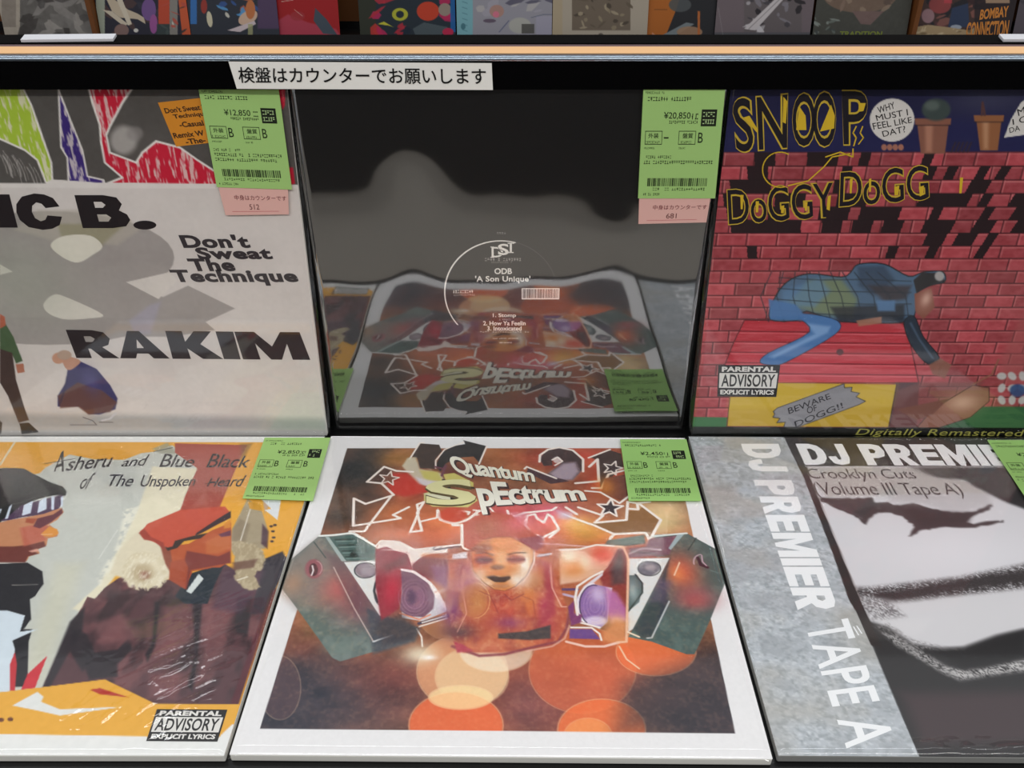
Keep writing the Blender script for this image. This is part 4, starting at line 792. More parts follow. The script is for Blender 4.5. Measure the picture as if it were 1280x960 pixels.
p.ell(*a3((265, 310))[0], 11, 12, '#96505a', .9, 1.5); p.ell(*a3((262, 315))[0], 5.5, 8, '#4a1f28', 1, .6); p.line(a3((255, 290), (262, 320), (250, 350)), 1.2, '#f0e8e8', .9); p.ring(*a3((275, 305))[0], 8, 9, .5, '#e0c0c0', .8, -80, 60)
p.poly(a3((360, 110), (520, 95), (650, 165), (655, 215), (640, 250), (470, 260)), '#46605c', 1, .4); p.poly(a3((335, 105), (360, 108), (470, 262), (440, 262)), '#a8b8b6', .9, .4)
for k in range(4): p.line(a3((400 + k * 22, 125 + k * 36), (600 + k * 14, 120 + k * 36)), 1.3, '#22322f', .9); p.line(a3((405 + k * 22, 138 + k * 36), (540 + k * 20, 134 + k * 36)), .6, '#a8c0ba', .7)
p.ell(*a3((515, 220))[0], 4.5, 3.5, '#1e2a28'); wl(a3((300, 102), (400, 96), (490, 84), (520, 88), (650, 165)), 1.5, '#e8ece8')
p.poly(a3((455, 268), (650, 258), (690, 610), (680, 605)), '#dfe0de', 1, .3); p.ell(*a3((590, 320))[0], 13, 9, '#8a7a84', 1, .5, 15); p.ring(*a3((590, 320))[0], 13.5, 9.5, .9, '#2a2a30'); p.ell(*a3((600, 325))[0], 8, 5, '#a89aa4', .9, 2, 15); p.line(a3((655, 400), (645, 450), (668, 520)), 1.6, '#20242a'); p.ring(*a3((690, 450))[0], 9, 18, .8, '#39424a', .9, 100, 250)
S2 = a5((595, 95), (800, 85), (985, 185), (1050, 380), (950, 630), (850, 850), (800, 850), (580, 770), (430, 740), (460, 690), (690, 240), (590, 230))
p.poly(S2, '#4a5c5a', 1, .3); p.poly(S2, '#5f726c', .7, tex=streaks(33, 7, 7, .45, .65)); p.glow(*a5((770, 330))[0], 24, 26, '#cf5a40', .9); p.glow(*a5((740, 340))[0], 9, 10, '#e88a4c', .7); p.glow(*a5((860, 480))[0], 26, 14, '#a8545a', .7); p.glow(*a5((850, 520))[0], 20, 10, '#c04a4a', .5)
p.poly(a5((690, 240), (640, 380), (460, 690), (520, 750), (580, 750), (690, 520), (660, 400)), '#2e3440', .85, 2); p.poly(a5((620, 360), (700, 400), (650, 520), (560, 520)), '#6a5470', .6, 4); wl(a5((755, 270), (722, 350)), .8, '#f0c8a8'); wl(a5((690, 515), (580, 745), (550, 748)), .8, '#cfd2d4', .9)
p.line(a5((860, 115), (810, 190)), .8, '#263432'); p.line(a5((950, 320), (1040, 345)), .6, '#6f827c'); p.ring(*a5((890, 265))[0], 9, 9, .9, '#d8b8c4', .8, 160, 270); p.line(a5((870, 240), (890, 285), (930, 300)), 2.6, '#3f1c28'); p.line(a5((895, 225), (900, 265), (925, 290)), 1.0, '#d0a8b8', .9)
p.poly(a5((300, 130), (530, 95), (540, 150), (420, 165), (280, 160)), '#45564f', 1, .5)
for k in range(3): p.line(a5((320, 128 + k * 12), (520, 112 + k * 14)), .7, '#b8c8c0', .7)
p.poly(a5((570, 120), (740, 100), (690, 220), (430, 240), (440, 180), (540, 170)), '#7a5060', 1, .8); p.line(a5((440, 215), (520, 180), (640, 190)), 1.2, '#e0d0d4', .9); p.line(a5((450, 200), (600, 215)), 1.2, '#2a2228', .8); p.poly(a5((740, 95), (785, 90), (700, 190), (685, 180)), '#a8bcc0', .9, .4); wl(a5((580, 105), (760, 88), (800, 85)), 1.3, '#dfe6e4')
p.poly(a5((430, 245), (692, 240), (460, 690), (430, 710)), '#dddddc', 1, .3); p.ell(*a5((565, 308))[0], 13.5, 8.5, '#6a6470', 1, .5, -15); p.ring(*a5((565, 308))[0], 14, 9, .8, '#26262c'); p.ell(*a5((572, 300))[0], 7, 4, '#b0a0a4', .8, 2)
p.poly(a5((435, 350), (490, 350), (525, 420), (500, 520), (430, 580)), '#4f5f62', 1, .4); p.line(a5((475, 345), (520, 400), (520, 460), (430, 580)), 1.2, '#1d2226'); p.glow(*a5((460, 450))[0], 7, 14, '#b8c4c4', .7)
# raised arms, body, cones in front
p.poly(a3((655, 180), (690, 135), (800, 140), (900, 190), (1112, 170), (1112, 210), (1000, 215), (880, 280), (860, 210), (790, 195), (700, 200)), '#e6d9d2', 1, 1.0)
p.poly(a3((655, 190), (720, 170), (790, 200), (850, 205), (880, 280), (820, 420), (800, 560), (690, 640), (655, 420)), '#8a2a38', 1, 1.0); p.glow(*a3((760, 430))[0], 12, 26, '#c83048', .8); p.poly(a3((700, 290), (860, 215), (850, 280), (720, 330)), '#5a1c28', .7, 3)
p.poly(a3((880, 290), (960, 225), (1112, 215), (1112, 420), (1020, 380), (900, 330)), '#7a3038', 1, 1.5); p.line(a3((960, 225), (1112, 235)), 3, '#d07a40', .8, 2); p.poly(a3((1000, 290), (1112, 290), (1112, 440), (1030, 390)), '#8a5078', .8, 3)
cone = a3((815, 320), (880, 330), (980, 390), (1030, 480), (1020, 560), (960, 615), (860, 610), (808, 570), (822, 450))
p.poly(a3((820, 310), (900, 320), (1040, 440), (1100, 580), (950, 640), (820, 620)), '#d0ccd0', 1, .4); p.poly(cone, '#7a5468', 1, .5); p.ell(*a3((900, 500))[0], 14, 14, '#9a6a84', .7, 4); p.ell(*a3((880, 490))[0], 6.5, 9, '#58405a', .8, 2.5)
for k in range(3): p.ring(*a3((900, 490))[0], 12 + k * 4, 14 + k * 4, .5, '#c8a8bc', .4)
wl(a3((820, 315), (900, 330), (1000, 400), (1050, 500)), 1.6, '#efe2e0'); wl(a3((1000, 400), (1050, 460), (1100, 570)), 1.3, '#e8e2e0'); p.line(a3((808, 590), (930, 630), (1000, 600)), 1.2, '#e08a6a')
p.line(a3((930, 655), (1112, 605)), 2.6, '#463c50'); wl(a3((950, 650), (1105, 605)), .8); wl(a3((930, 675), (1105, 622)), .8); wl(a3((915, 690), (945, 740), (950, 800)), .8)
p.poly(a3((820, 620), (930, 690), (900, 760), (640, 720), (690, 640)), '#4a4444', .8, 3); p.line(a3((1040, 460), (1095, 440)), 2.4, '#d8b0a0')
p.poly(a5((0, 195), (120, 190), (230, 160), (340, 165), (420, 170), (435, 300), (270, 320), (130, 390), (0, 410)), '#e0b49a', 1, 1.5); p.glow(*a5((270, 220))[0], 20, 12, '#e0442c', .9); p.glow(*a5((80, 300))[0], 18, 12, '#e08030', .8); p.glow(*a5((60, 230))[0], 10, 8, '#f4ecd4', .8); p.glow(*a5((160, 260))[0], 8, 10, '#f0e4c8', .7)
p.poly(a5((300, 300), (360, 190), (420, 180), (435, 420), (420, 620), (340, 470), (270, 420), (250, 360)), '#8a2c28', 1, 1.5); p.poly(a5((320, 320), (380, 190), (400, 250), (410, 400), (330, 410)), '#3f3238', .85, 3)
cone2 = a5((170, 420), (210, 405), (290, 425), (300, 500), (300, 640), (260, 675), (180, 660), (120, 580), (115, 490))
p.poly(a5((100, 500), (150, 420), (270, 330), (270, 350), (200, 410), (330, 430), (300, 640), (250, 690), (130, 640)), '#dcd4dc', 1, .6); p.poly(cone2, '#8a64a0', 1, .6); p.glow(*a5((240, 470))[0], 10, 12, '#d8c4e0', .8); p.ell(*a5((225, 640))[0], 14, 6, '#e8dcec', .8, 2)
p.poly(a5((290, 425), (360, 460), (420, 560), (425, 640), (330, 650), (298, 600)), '#b868a8', .9, 2.5); p.glow(*a5((360, 640))[0], 14, 8, '#f0b880', .8); p.poly(a5((270, 700), (350, 640), (420, 650), (420, 770), (340, 790), (260, 760)), '#d88a58', .9, 3)
p.ring(*a5((215, 540))[0], 20, 27, 1.0, '#f2ecf0', .9, 130, 270); p.ring(*a5((215, 540))[0], 18, 25, .9, '#3c2c48', .9, 120, 280)
for k in range(3): p.ring(*a5((220, 540))[0], 6 + k * 4, 9 + k * 5, .5, '#c0a0d0', .45)
p.poly(a5((60, 690), (200, 690), (255, 755), (60, 750)), '#6a4488', 1, .6); wl(a5((70, 680), (200, 682), (250, 720), (262, 760)), 1.0); wl(a5((130, 650), (250, 680)), 1.0); wl(a5((40, 770), (160, 800), (280, 800), (370, 775)), 1.4, '#f0c8b8'); wl(a5((360, 775), (420, 770), (432, 250), (400, 170), (250, 160)), 1.3, '#f0c0a0', .9); wl(a5((375, 800), (420, 880), (500, 940)), .8, '#f0d0b0', .9); p.line(a5((20, 440), (110, 440)), 2.4, '#5a3c68'); p.line(a5((20, 470), (100, 490)), 2.2, '#c0b0d0', .9)
# torso and face: a plain figure with a bandana
p.poly(a4((210, 330), (330, 300), (800, 300), (860, 330), (950, 600), (960, 720), (850, 850), (540, 890), (300, 890), (230, 790), (200, 560)), '#b8543c', 1, 1.5)
for x_, y_, rx, ry, col, a in ((240, 620, 14, 26, '#7a3c70', .9), (330, 420, 18, 22, '#a05a80', .8), (400, 560, 16, 20, '#c07a48', .9), (700, 560, 20, 22, '#d8803a', .9), (580, 600, 22, 18, '#c8503c', .9), (600, 700, 20, 8, '#8a3a68', .8), (820, 600, 12, 30, '#b03a5c', .8), (280, 760, 20, 10, '#5c4044', .9), (760, 440, 12, 14, '#d8a060', .8), (540, 840, 50, 8, '#d07a58', .8)): p.glow(*a4((x_, y_))[0], rx, ry, col, a)
TOR = a4((210, 330), (330, 300), (800, 300), (860, 330), (950, 600), (960, 720), (850, 850), (540, 890), (300, 890), (230, 790), (200, 560))
p.poly(TOR, '#e8a468', .3, tex=streaks(81, 8, 9, .5, .8)); p.poly(TOR, '#7c2c38', .35, tex=streaks(83, 9, 12, .5, .8)); p.poly(TOR, '#f2d0a0', .22, tex=streaks(85, 2.6, 3.2, .58, .8))
p.ring(*a4((370, 560))[0], 19, 22, .7, '#f0c080', .6, -90, 90); p.ell(*a4((360, 560))[0], 18, 21, '#d8a058', .3, .8)
p.line(a4((300, 360), (290, 480), (320, 640), (260, 760)), .7, '#f0b0a0', .6); p.line(a4((560, 520), (600, 560), (680, 520)), .8, '#7c2830', .6); p.line(a4((400, 500), (470, 530), (520, 640)), .8, '#8a3030', .5); p.line(a4((640, 520), (740, 560), (760, 700)), .7, '#9c4030', .6)
p.poly(a4((520, 770), (700, 755), (850, 715), (850, 800), (720, 810), (520, 800)), '#3f3a3c', .95, 1.0); p.poly(a4((800, 310), (850, 330), (870, 480), (880, 640), (780, 720), (830, 560)), '#a83a48', .8, 2); wl(a4((850, 340), (860, 480), (920, 600), (950, 600)), .8, '#e8b0a0', .8)
p.line(a4((230, 850), (400, 910), (560, 900), (720, 860), (900, 820), (950, 740), (980, 600)), 2.0, '#8a4048', 1, .8); wl(a4((700, 880), (860, 850), (940, 800), (970, 720)), 1.0, '#e0b0a0', .7)
p.poly(a4((960, 600), (1000, 560), (1000, 640), (1050, 650), (1040, 700), (980, 720)), '#7a3468', 1, .8); p.poly(a4((240, 820), (300, 840), (360, 880), (260, 890)), '#b03c50', 1, 1)
FC = a4((345, 260), (420, 175), (500, 160), (600, 160), (680, 200), (740, 240), (740, 310), (700, 400), (630, 470), (560, 500), (490, 490), (420, 440), (360, 370))
p.poly(FC, '#d5803f', 1, .6); p.glow(*a4((690, 330))[0], 9, 22, '#f2e8dc', .95); p.glow(*a4((640, 430))[0], 12, 9, '#f0e6dc', .9); p.glow(*a4((400, 300))[0], 10, 14, '#c04a34', .8); p.glow(*a4((540, 300))[0], 8, 12, '#e8b888', .8); p.glow(*a4((400, 400))[0], 9, 9, '#e8ccb8', .8); p.glow(*a4((450, 450))[0], 10, 6, '#ecd4bc', .8)
p.ell(*a4((430, 305))[0], 11, 4.5, '#6a2a3c', .85, 2.5); p.ell(*a4((630, 300))[0], 11, 4.5, '#8a2c2c', .85, 2.5); p.line(a4((380, 262), (440, 258), (490, 275)), 1.0, '#3c2028', .9); p.line(a4((580, 272), (630, 258), (690, 258)), 1.0, '#3c2028', .9); p.line(a4((575, 302), (690, 302)), .9, '#4a1820', .9); p.line(a4((395, 300), (480, 305)), .9, '#4a1828', .9)
p.ell(*a4((515, 350))[0], 8, 3, '#7a4a34', .8, 1.5); p.poly(a4((440, 410), (490, 402), (530, 412), (590, 405), (600, 420), (560, 445), (500, 445)), '#3c2420', .95, .8); p.ell(*a4((530, 470))[0], 12, 3, '#b07a5c', .6, 1.5)
p.poly(a4((300, 70), (400, 20), (480, 0), (600, 20), (700, 100), (780, 160), (805, 220), (760, 245), (680, 200), (600, 155), (480, 160), (400, 190), (340, 240), (305, 230)), '#b8503c', 1, .8); p.glow(*a4((440, 100))[0], 16, 12, '#a8603c', .7); p.glow(*a4((640, 70))[0], 14, 10, '#d85a68', .8); p.poly(a4((640, 170), (800, 150), (805, 220), (760, 245), (680, 200)), '#8a3244', .9, 1.5); p.poly(a4((340, 240), (470, 165), (480, 240), (400, 260)), '#8a4a38', .8, 2)
wl(a4((90, 230), (290, 205)), 1.4, '#e8e0e0'); p.line(a4((120, 240), (280, 218)), 1.6, '#4a3a4a', .8); p.poly(a4((230, 270), (320, 250), (325, 295), (230, 300)), '#d8d4dc', .9, 1); wl(a4((770, 280), (850, 265)), 1.6, '#eee4ea'); wl(a4((780, 200), (1112, 220)), .8, '#e0c8e0', .7)
wl(a4((330, 240), (300, 230), (290, 200), (292, 80)), 1.2); wl(a4((745, 245), (748, 320), (700, 400), (630, 470)), .9, '#f4e4d8', .8)
p.line(FC + [FC[0]], .5, '#6a2c28', .7); p.glow(*a4((500, 195))[0], 18, 4, '#e89858', .7); p.line(a4((470, 350), (500, 362), (540, 360)), .6, '#7a3828', .8); p.line(a4((500, 290), (485, 345)), .5, '#a85838', .7)
p.line(a4((460, 400), (530, 398), (600, 400)), .5, '#b86848', .7); wl(a4((345, 320), (360, 380), (420, 445)), .7, '#f0d8c0', .6)
wl(a3((655, 165), (690, 132), (800, 138), (900, 188), (1112, 165)), 1.2); wl(a3((700, 190), (790, 192), (860, 215), (885, 280)), .9, '#f0d8d0', .8); wl(a5((0, 190), (120, 186), (230, 158), (340, 165)), 1.3); wl(a5((270, 325), (200, 360), (110, 420), (95, 500), (110, 600)), 1.3); wl(a5((430, 710), (500, 740)), 1.0, '#f0d8c0')
p.poly(a3((660, 640), (820, 590), (900, 680), (900, 760), (700, 800)), '#39323a', .6, 4); p.glow(*a3((930, 850))[0], 22, 12, '#f4ecd0', .8); p.glow(*a3((990, 870))[0], 9, 3, '#ffffff', .8)
for k in range(5): p.line(a4((105 + k * 38, 236), (122 + k * 38, 222)), .7, '#2c2430', .8)
for k in range(4): wl(a4((770 + k * 20, 285), (785 + k * 20, 265)), .6, '#3c2c44', .8)
p.poly(inner, '#f0b888', .10, tex=streaks(87, 2, 2, .5, .75))
p.mottle(.03, 1.6, 41)
fp = p.build('front_print', r.root)
I = Ink(r.W, r.H, .0003)
I.text(r.q((559, 570), (667, 588), (671, 607), (572, 597)), 'Quantum', '#2e1c1c', 1, .06, 0, .92); I.text(r.q((558, 569), (666, 587), (670, 606), (571, 596)), 'Quantum', '#e8e6d6', 2, .03, 0, .92)
I.text(r.q((531, 603), (590, 599), (598, 633), (531, 634)), 'S', '#5a4a2a', 1, .06); I.text(r.q((532, 602), (590, 598), (597, 631), (532, 632)), 'S', '#dcd8a4', 2, .03)
I.text(r.q((593, 602), (727, 609), (737, 632), (604, 645)), 'pEctrum', '#3a2022', 1, .065, 0, .9); I.text(r.q((592, 601), (726, 608), (736, 631), (603, 644)), 'pEctrum', '#eae7da', 2, .035, 0, .9)
I.build('lettering', fp)
green_label(r, [(775, 549), (858, 549), (877, 626), (786, 626)], '¥2,450', 'B', 'B', 41, full=False, tone='#9fce78')
r.film(F_LOW, .0002, 140, 22)

# ------------------------------------------------------------------ lower right: grey and black close-up with white lettering
r = low(0.3188, -0.0005, -0.5, 'grey and black sleeve with white lettering running down a concrete grey band', 'grey')
p = Paint(r, 440, '#cfced2')
l1 = cut(1000, 545, 4.571); l2 = cut(880, 550, 4.8); l3 = cut(940, 760, 3.765)
p.glow(1200, 690, 120, 40, '#dedde2', .6)
p.poly([(980, 540), (1500, 540), (1500, 583), (1000, 583)], '#2f2c2a', 1, .4)
p.poly(l1((20, 178), (1165, 178), (1300, 330), (900, 330), (150, 350)), '#b9b5b2', .9, 3)
p.poly(l1((690, 185), (1165, 178), (1500, 500), (1290, 420), (1180, 380), (1000, 290), (940, 250), (780, 235)), '#2b2a2c', 1, 3); p.poly(l1((640, 180), (900, 180), (860, 240), (720, 220)), '#4a4443', .8, 5)
p.poly(rough(l1((110, 362), (280, 358), (400, 356), (440, 385), (500, 380), (560, 400), (640, 385), (740, 410), (850, 435), (980, 432), (1080, 395), (1095, 400), (1060, 430), (980, 470), (965, 500), (1130, 487), (1150, 493), (1000, 520), (800, 525), (700, 540), (625, 572), (650, 520), (620, 490), (560, 450), (450, 440), (400, 470), (375, 506), (330, 470), (250, 430)), 1.1, 7, 5), '#3f3638', 1, 1.5)
p.poly(l1((500, 330), (1080, 330), (1090, 395), (960, 430), (830, 425), (700, 390), (520, 375)), '#a8a4a6', .5, 5); p.poly(l1((560, 400), (800, 430), (980, 440), (960, 500), (700, 520)), '#322b2d', .7, 4)
for k in range(7): p.line(l1((130 + k * 22, 370 + k * 6), (300 + k * 14, 440 + k * 8)), .5, '#5a4a50', .6)
nz = lambda X, Y: np.clip(1.25 - 1.2 * fbm(X / 1.2, Y / 1.2, 61, 2) , 0, 1)
gr = lambda lo, hi: (lambda X, Y: np.clip((vnoise(X / .75, Y / .75, 77) - lo) / (hi - lo), 0, 1))
p.poly([(1040, 735), (1090, 735), (1150, 728), (1200, 722), (1290, 704), (1500, 690), (1500, 742), (1290, 735), (1180, 748), (1120, 762), (1080, 762)], '#3a3536', 1, 4, tex=gr(.1, .5)); p.poly([(1090, 742), (1160, 733), (1210, 724), (1300, 710), (1500, 700), (1500, 728), (1290, 726), (1170, 742), (1110, 755)], '#322d2e', .9, 3)
p.poly([(1060, 745), (1120, 752), (1200, 745), (1300, 735), (1500, 735), (1500, 790), (1280, 785), (1200, 810), (1140, 800), (1100, 780)], '#cfced1', 1, 4)
p.poly([(1060, 740), (1110, 750), (1130, 770), (1090, 775)], '#6a6668', .9, 4, tex=gr(.2, .7))
DARK = l3((500, 0), (540, 60), (640, 90), (760, 170), (900, 192), (1000, 185), (1150, 130), (1280, 100), (2400, 0), (2400, 900), (800, 900), (560, 170))
p.poly(rough(DARK[:8], .1, 1, 1) + DARK[8:], '#2a292a', 1, 2.5)
p.poly(l3((600, 110), (680, 130), (760, 180), (860, 240), (920, 275), (1000, 295), (1100, 280), (1280, 240), (2000, 180), (2000, 260), (1280, 300), (1120, 320), (980, 345), (900, 310), (800, 250), (680, 180)), '#b0aeae', .9, 2.5, tex=gr(.15, .6)); p.poly(l3((900, 280), (1000, 300), (1120, 285), (1280, 250), (2000, 200), (2000, 250), (1280, 285), (1100, 312), (980, 325)), '#d5d3d2', .7, 2, tex=gr(.3, .8))
p.poly(l3((560, 90), (640, 110), (760, 190), (900, 205), (1000, 200), (1000, 190), (900, 180), (760, 150), (640, 70)), '#8a8788', .8, 1.5, tex=gr(.3, .7)); p.poly(l3((860, 200), (1000, 195), (1200, 130), (1280, 110), (1280, 230), (1100, 270), (980, 275)), '#1d1c1d', .9, 4)
p.poly(l3((700, 400), (2400, 380), (2400, 640), (800, 640)), '#43373a', 1, 7)
C = [(850, 545), (981, 545), (1005, 598), (1040, 690), (1061, 750), (1070, 765), (1089, 806), (1155, 960), (960, 975), (850, 560)]
p.poly(C + [(850, 545)], '#b4bac0', 1, .3); sv = p.C.copy()
m = np.clip((sv[..., 2] - .68) * 20, 0, 1)[..., None] * (np.abs(sv[..., 0] - sv[..., 2]) < .05)[..., None] * 0
p.poly(C, '#8b9296', .7, tex=streaks(71, 3.2, 2.6, .42, .75)); p.poly(C, '#d6dade', .55, tex=streaks(73, 2.0, 1.6, .5, .75)); p.poly(C, '#989da2', .5, tex=streaks(79, 18, 14, .48, .7)); p.poly(C, '#a49f95', .5, tex=streaks(75, 40, 30, .5, .8))
p.poly([(979, 545), (997, 545), (1013, 599), (1033, 648), (1075, 750), (1087, 775), (1102, 810), (1089, 807), (1070, 765), (1061, 750), (1040, 690), (1005, 598), (983, 553)], '#2c2625', 1, .3)
p.line([(998, 548), (1014, 599), (1076, 750)], .5, '#8a7a76', .7)
fp = p.build('front_print', r.root)
I = Ink(r.W, r.H, .0003); WH = '#eceef0'
A = r.mm(973, 555); B = r.mm(1048, 763); Cc = r.mm(997, 763); D = r.mm(926, 555)
A, B, Cc, D = map(np.array, (A, B, Cc, D)); tot = 0; ws = [1, .8, .42, .95, 1, .92, 1.25, .36, .92, 1]; tot = sum(ws) + .06 * 9; a = 0
for ch, ww in zip('DJ PREMIER', ws):
    if ch != ' ':
        t0, t1 = a / tot, (a + ww) / tot; I.glyph([A + (B - A) * t0, A + (B - A) * t1, D + (Cc - D) * t1, D + (Cc - D) * t0], ch, WH)
    a += ww + .06
I.build('strip_lettering', fp); I = Ink(r.W, r.H, .0003)
q = r.box(1007, 555, 1306, 583); x0, x1, yt, yb = q[0][0], q[1][0], q[0][1], q[2][1]; tot = sum(ws) + .07 * 9; a = 0
for ch, ww in zip('DJ PREMIER', ws):
    if ch != ' ': I.glyph([(x0 + (x1 - x0) * a / tot, yt), (x0 + (x1 - x0) * (a + ww) / tot, yt), (x0 + (x1 - x0) * (a + ww) / tot, yb), (x0 + (x1 - x0) * a / tot, yb)], ch, WH)
    a += ww + .07
I.build('title_lettering', fp); I = Ink(r.W, r.H, .0003)
I.text(r.q((1060, 773), (1121, 930), (1058, 936), (1006, 782)), 'TAPE A', WH, 0, .012, 0, 1.05); I.line(r.q((1067, 784), (1073, 794)), .9, WH, 0); I.line(r.q((1071, 783), (1077, 792)), .9, WH, 0)
I.build('strip_lettering', fp); I = Ink(r.W, r.H, .0003); I.text(r.box(1014, 586, 1149, 602.5), 'Crooklyn Cuts', '#4a4444', 1, .0, 0, .95); I.text(r.box(1023, 603, 1209, 624), '(Volume III Tape A)', '#4a4444', 1, .0, 0, .95)
I.build('lettering', fp)
green_label(r, [(1234, 550), (1325, 550), (1380, 630), (1286, 628)], '¥2,850', 'B', 'B', 50, full=False, tone='#9fce78')
r.film(F_LOW, .00028, 110, 33, bulge=((160, 312, 120, 6, .0010),), n=260, ridges=((190, 309, 110, 5, .0012, 4), (130, 312, 40, 4, .001, 10)))
# ------------------------------------------------------------------ the rack across the next aisle and its sleeves
YF, ZF = 2.367, ZS - 0.091; FT = math.pi / 2 - math.radians(9)
far = empty('record_wall_rack', (0, YF, 0)); tag(far, 'wooden backed record rack standing across the next aisle', 'display rack')
def fr(mb, nm, m): return mb.build(nm, m, far)
fr(MB().box(-2.6, 2.6, -0.02, 0.20, ZF - 0.05, ZF - 0.002, .003), 'shelf', M_BLACK); fr(MB().box(-2.6, 2.6, -0.035, -0.0205, ZF - 0.06, ZF + 0.004, .002), 'shelf_lip', M_BLACK)
fr(MB().box(-2.6, 2.6, 0.0, 0.22, 0, ZF - 0.0505), 'base_cabinet', M_DARKRACK); fr(MB().box(-2.6, 2.6, 0.13, 0.15, ZF + 0.022, ZF + 0.9), 'back_panel', M_WOOD); fr(MB().box(-2.6, 2.6, 0.128, 0.152, ZF - 0.0015, ZF + 0.0215), 'kick_strip', M_BLACK)
def fx(px): d = (YF - CAM.y) * math.cos(PITCH) + (CAM.z - ZF) * math.sin(PITCH); return CAM.x + (px - 640) / FPX * d
for px in (122, 1139): fr(MB().box(fx(px) - .008, fx(px) + .008, -0.018, 0.1295, ZF - 0.001, ZF + 0.42, .002), 'divider', M_WOOD)
def strip(p, px0, px1, py0, py1, col, a=1, f=.8): p.poly([(px0, py0), (px1, py0), (px1, py1), (px0, py1)], col, a, f)
def farrec(pl, pr, label, base, fn, dy=0.0, edge='black'):
    Wd = min(.315, fx(pr) - fx(pl)) - .002; xc = (fx(pl) + fx(pr)) / 2
    Rec.T = .004
    r = Rec(xc, YF + dy, ZF + 0.0005, FT, 0, label, 'records on the rack behind', edge, W=Wd)
    r.board(); p = Paint(r, 150, base); fn(p, r); fp = p.build('front_print', r.root); return r, fp
def shapes(seed, cols, n, x0, x1, y0=-60, y1=46, sz=12, al=.9):
    def fn(p, r):
        q = random.Random(seed)
        for i in range(n):
            x = q.uniform(x0, x1); y = q.uniform(y0, y1); a = q.uniform(0, 3.1); L = q.uniform(.4, 1.4) * sz; w_ = q.uniform(.15, .6) * sz
            P = [(x + L * math.cos(a) * u - w_ * math.sin(a) * v_, y + .8 * (L * math.sin(a) * u + w_ * math.cos(a) * v_)) for u, v_ in ((-1, -.3), (-.3, -1), (.7, -.8), (1, .2), (.2, 1), (-.6, .7))]
            p.poly(P, q.choice(cols), al, 1.5)
    return fn
def fA(p, r):
    strip(p, -20, 25, -80, 50, '#b5aa9c', 1); shapes(3, ['#5a5654', '#7e7a76', '#8f8a86', '#47423f', '#a29c96'], 46, 30, 118, sz=16)(p, r); strip(p, 2, 20, -80, 34, '#8c8278', .8)
    p.mottle(.08, 12, 3)
farrec(6, 118, 'grey sleeve with a cream left strip at the left end of the rear rack', '#6c6864', fA)
def fB(p, r):
    shapes(5, ['#2c2c3a', '#3a3a48', '#54403f'], 20, 120, 240, sz=14)(p, r); strip(p, 120, 131, -80, 50, '#a8b0a0', 1)
    p.poly([(128, -12), (160, 12), (172, 17), (180, 22), (182, 30), (172, 24), (150, 22), (140, 14)], '#cdbda6'); p.poly([(140, 14), (160, 30), (155, 33), (128, 12)], '#d5c8b4'); p.poly([(150, -8), (165, 30), (160, 32), (146, 0)], '#dcd0bc'); p.ell(152, 38, 9, 8, '#8a6f6a')
    p.ell(186, 12, 9, 14, '#7a5a94'); p.ell(192, 30, 5, 12, '#a05a9a'); strip(p, 198, 212, -40, 31, '#c45038'); strip(p, 212, 222, -40, 46, '#8f8a84'); p.poly([(220, -30), (230, -30), (240, 46), (228, 46)], '#d0603c'); p.ell(170, 38, 3, 2.4, '#e0dcd4'); shapes(9, ['#e0dccf', '#3a3a3a', '#c0584a'], 10, 205, 235, 0, 44, 5)(p, r); strip(p, 196, 212, 30, 46, '#3c4848', .9)
farrec(126, 239, 'dark sleeve with a pale hand and purple and orange patches', '#2f2e3c', fB)
def fC(p, r):
    strip(p, 238, 246, -60, 30, '#3f76b8'); shapes(15, ['#5fa0d8', '#3f5f9c', '#e0dcd0', '#c46a50'], 16, 275, 325, -40, 22, 8)(p, r); p.ell(255, 8, 4, 9, '#a04038'); p.ell(262, 24, 3.5, 10, '#d9d0b4', 1, .5, -8); p.ell(310, 22, 13, 8, '#d9b8a0', 1, 1, -30); p.ell(313, 12, 6, 12, '#c87a4c', 1, 1); p.poly([(284, 38), (318, 26), (320, 30), (300, 40)], '#d8c8cc'); strip(p, 322, 350, -60, 36, '#5c4868', .9, 4); strip(p, 310, 316, 30, 46, '#b0b080', .8)
farrec(239, 350, 'dark sleeve with a blue and white cluster of shapes', '#363a44', fC)
def fD(p, r):
    p.poly([(340, 30), (360, 18), (385, 28), (420, 36), (430, 50), (340, 50)], '#b8465a', .9, 3); p.poly([(394, 10), (408, 24), (422, 44), (404, 42), (392, 26)], '#4a5460', 1, 1); p.ell(372, 20, 9, 6, '#a83a40', .8, 2); p.line([(352, 2), (366, 0)], 1.5, '#e0d0c0'); p.line([(368, 12), (378, 20)], 1.2, '#e8c0b0')
farrec(313, 425, 'red sleeve with grey shapes partly behind the dark one', '#a82226', fD, .009)
def fE(p, r):
    strip(p, 448, 470, -60, 50, '#33362c'); shapes(25, ['#b83040', '#c43a34', '#22507c', '#1f2a3a', '#c02a5c'], 34, 468, 570, -60, 46, 13)(p, r); p.ell(500, 18, 10, 8, '#b8b83a', 1, .6); p.ell(500, 18, 5, 4.5, '#26303c', 1, .4); p.poly([(472, 30), (480, 27), (492, 34), (486, 32)], '#c8c43c'); p.ell(535, 14, 14, 12, '#c8442c'); p.ell(556, 12, 8, 8, '#9a8c80'); p.poly([(516, 36), (530, 28), (560, 34), (550, 46), (520, 46)], '#4f5a60'); strip(p, 563, 570, -50, 40, '#1f64a8', .9); p.ell(560, 40, 7, 5, '#c02a50')
farrec(449, 571, 'sleeve with red yellow and blue abstract figures', '#28323c', fE)
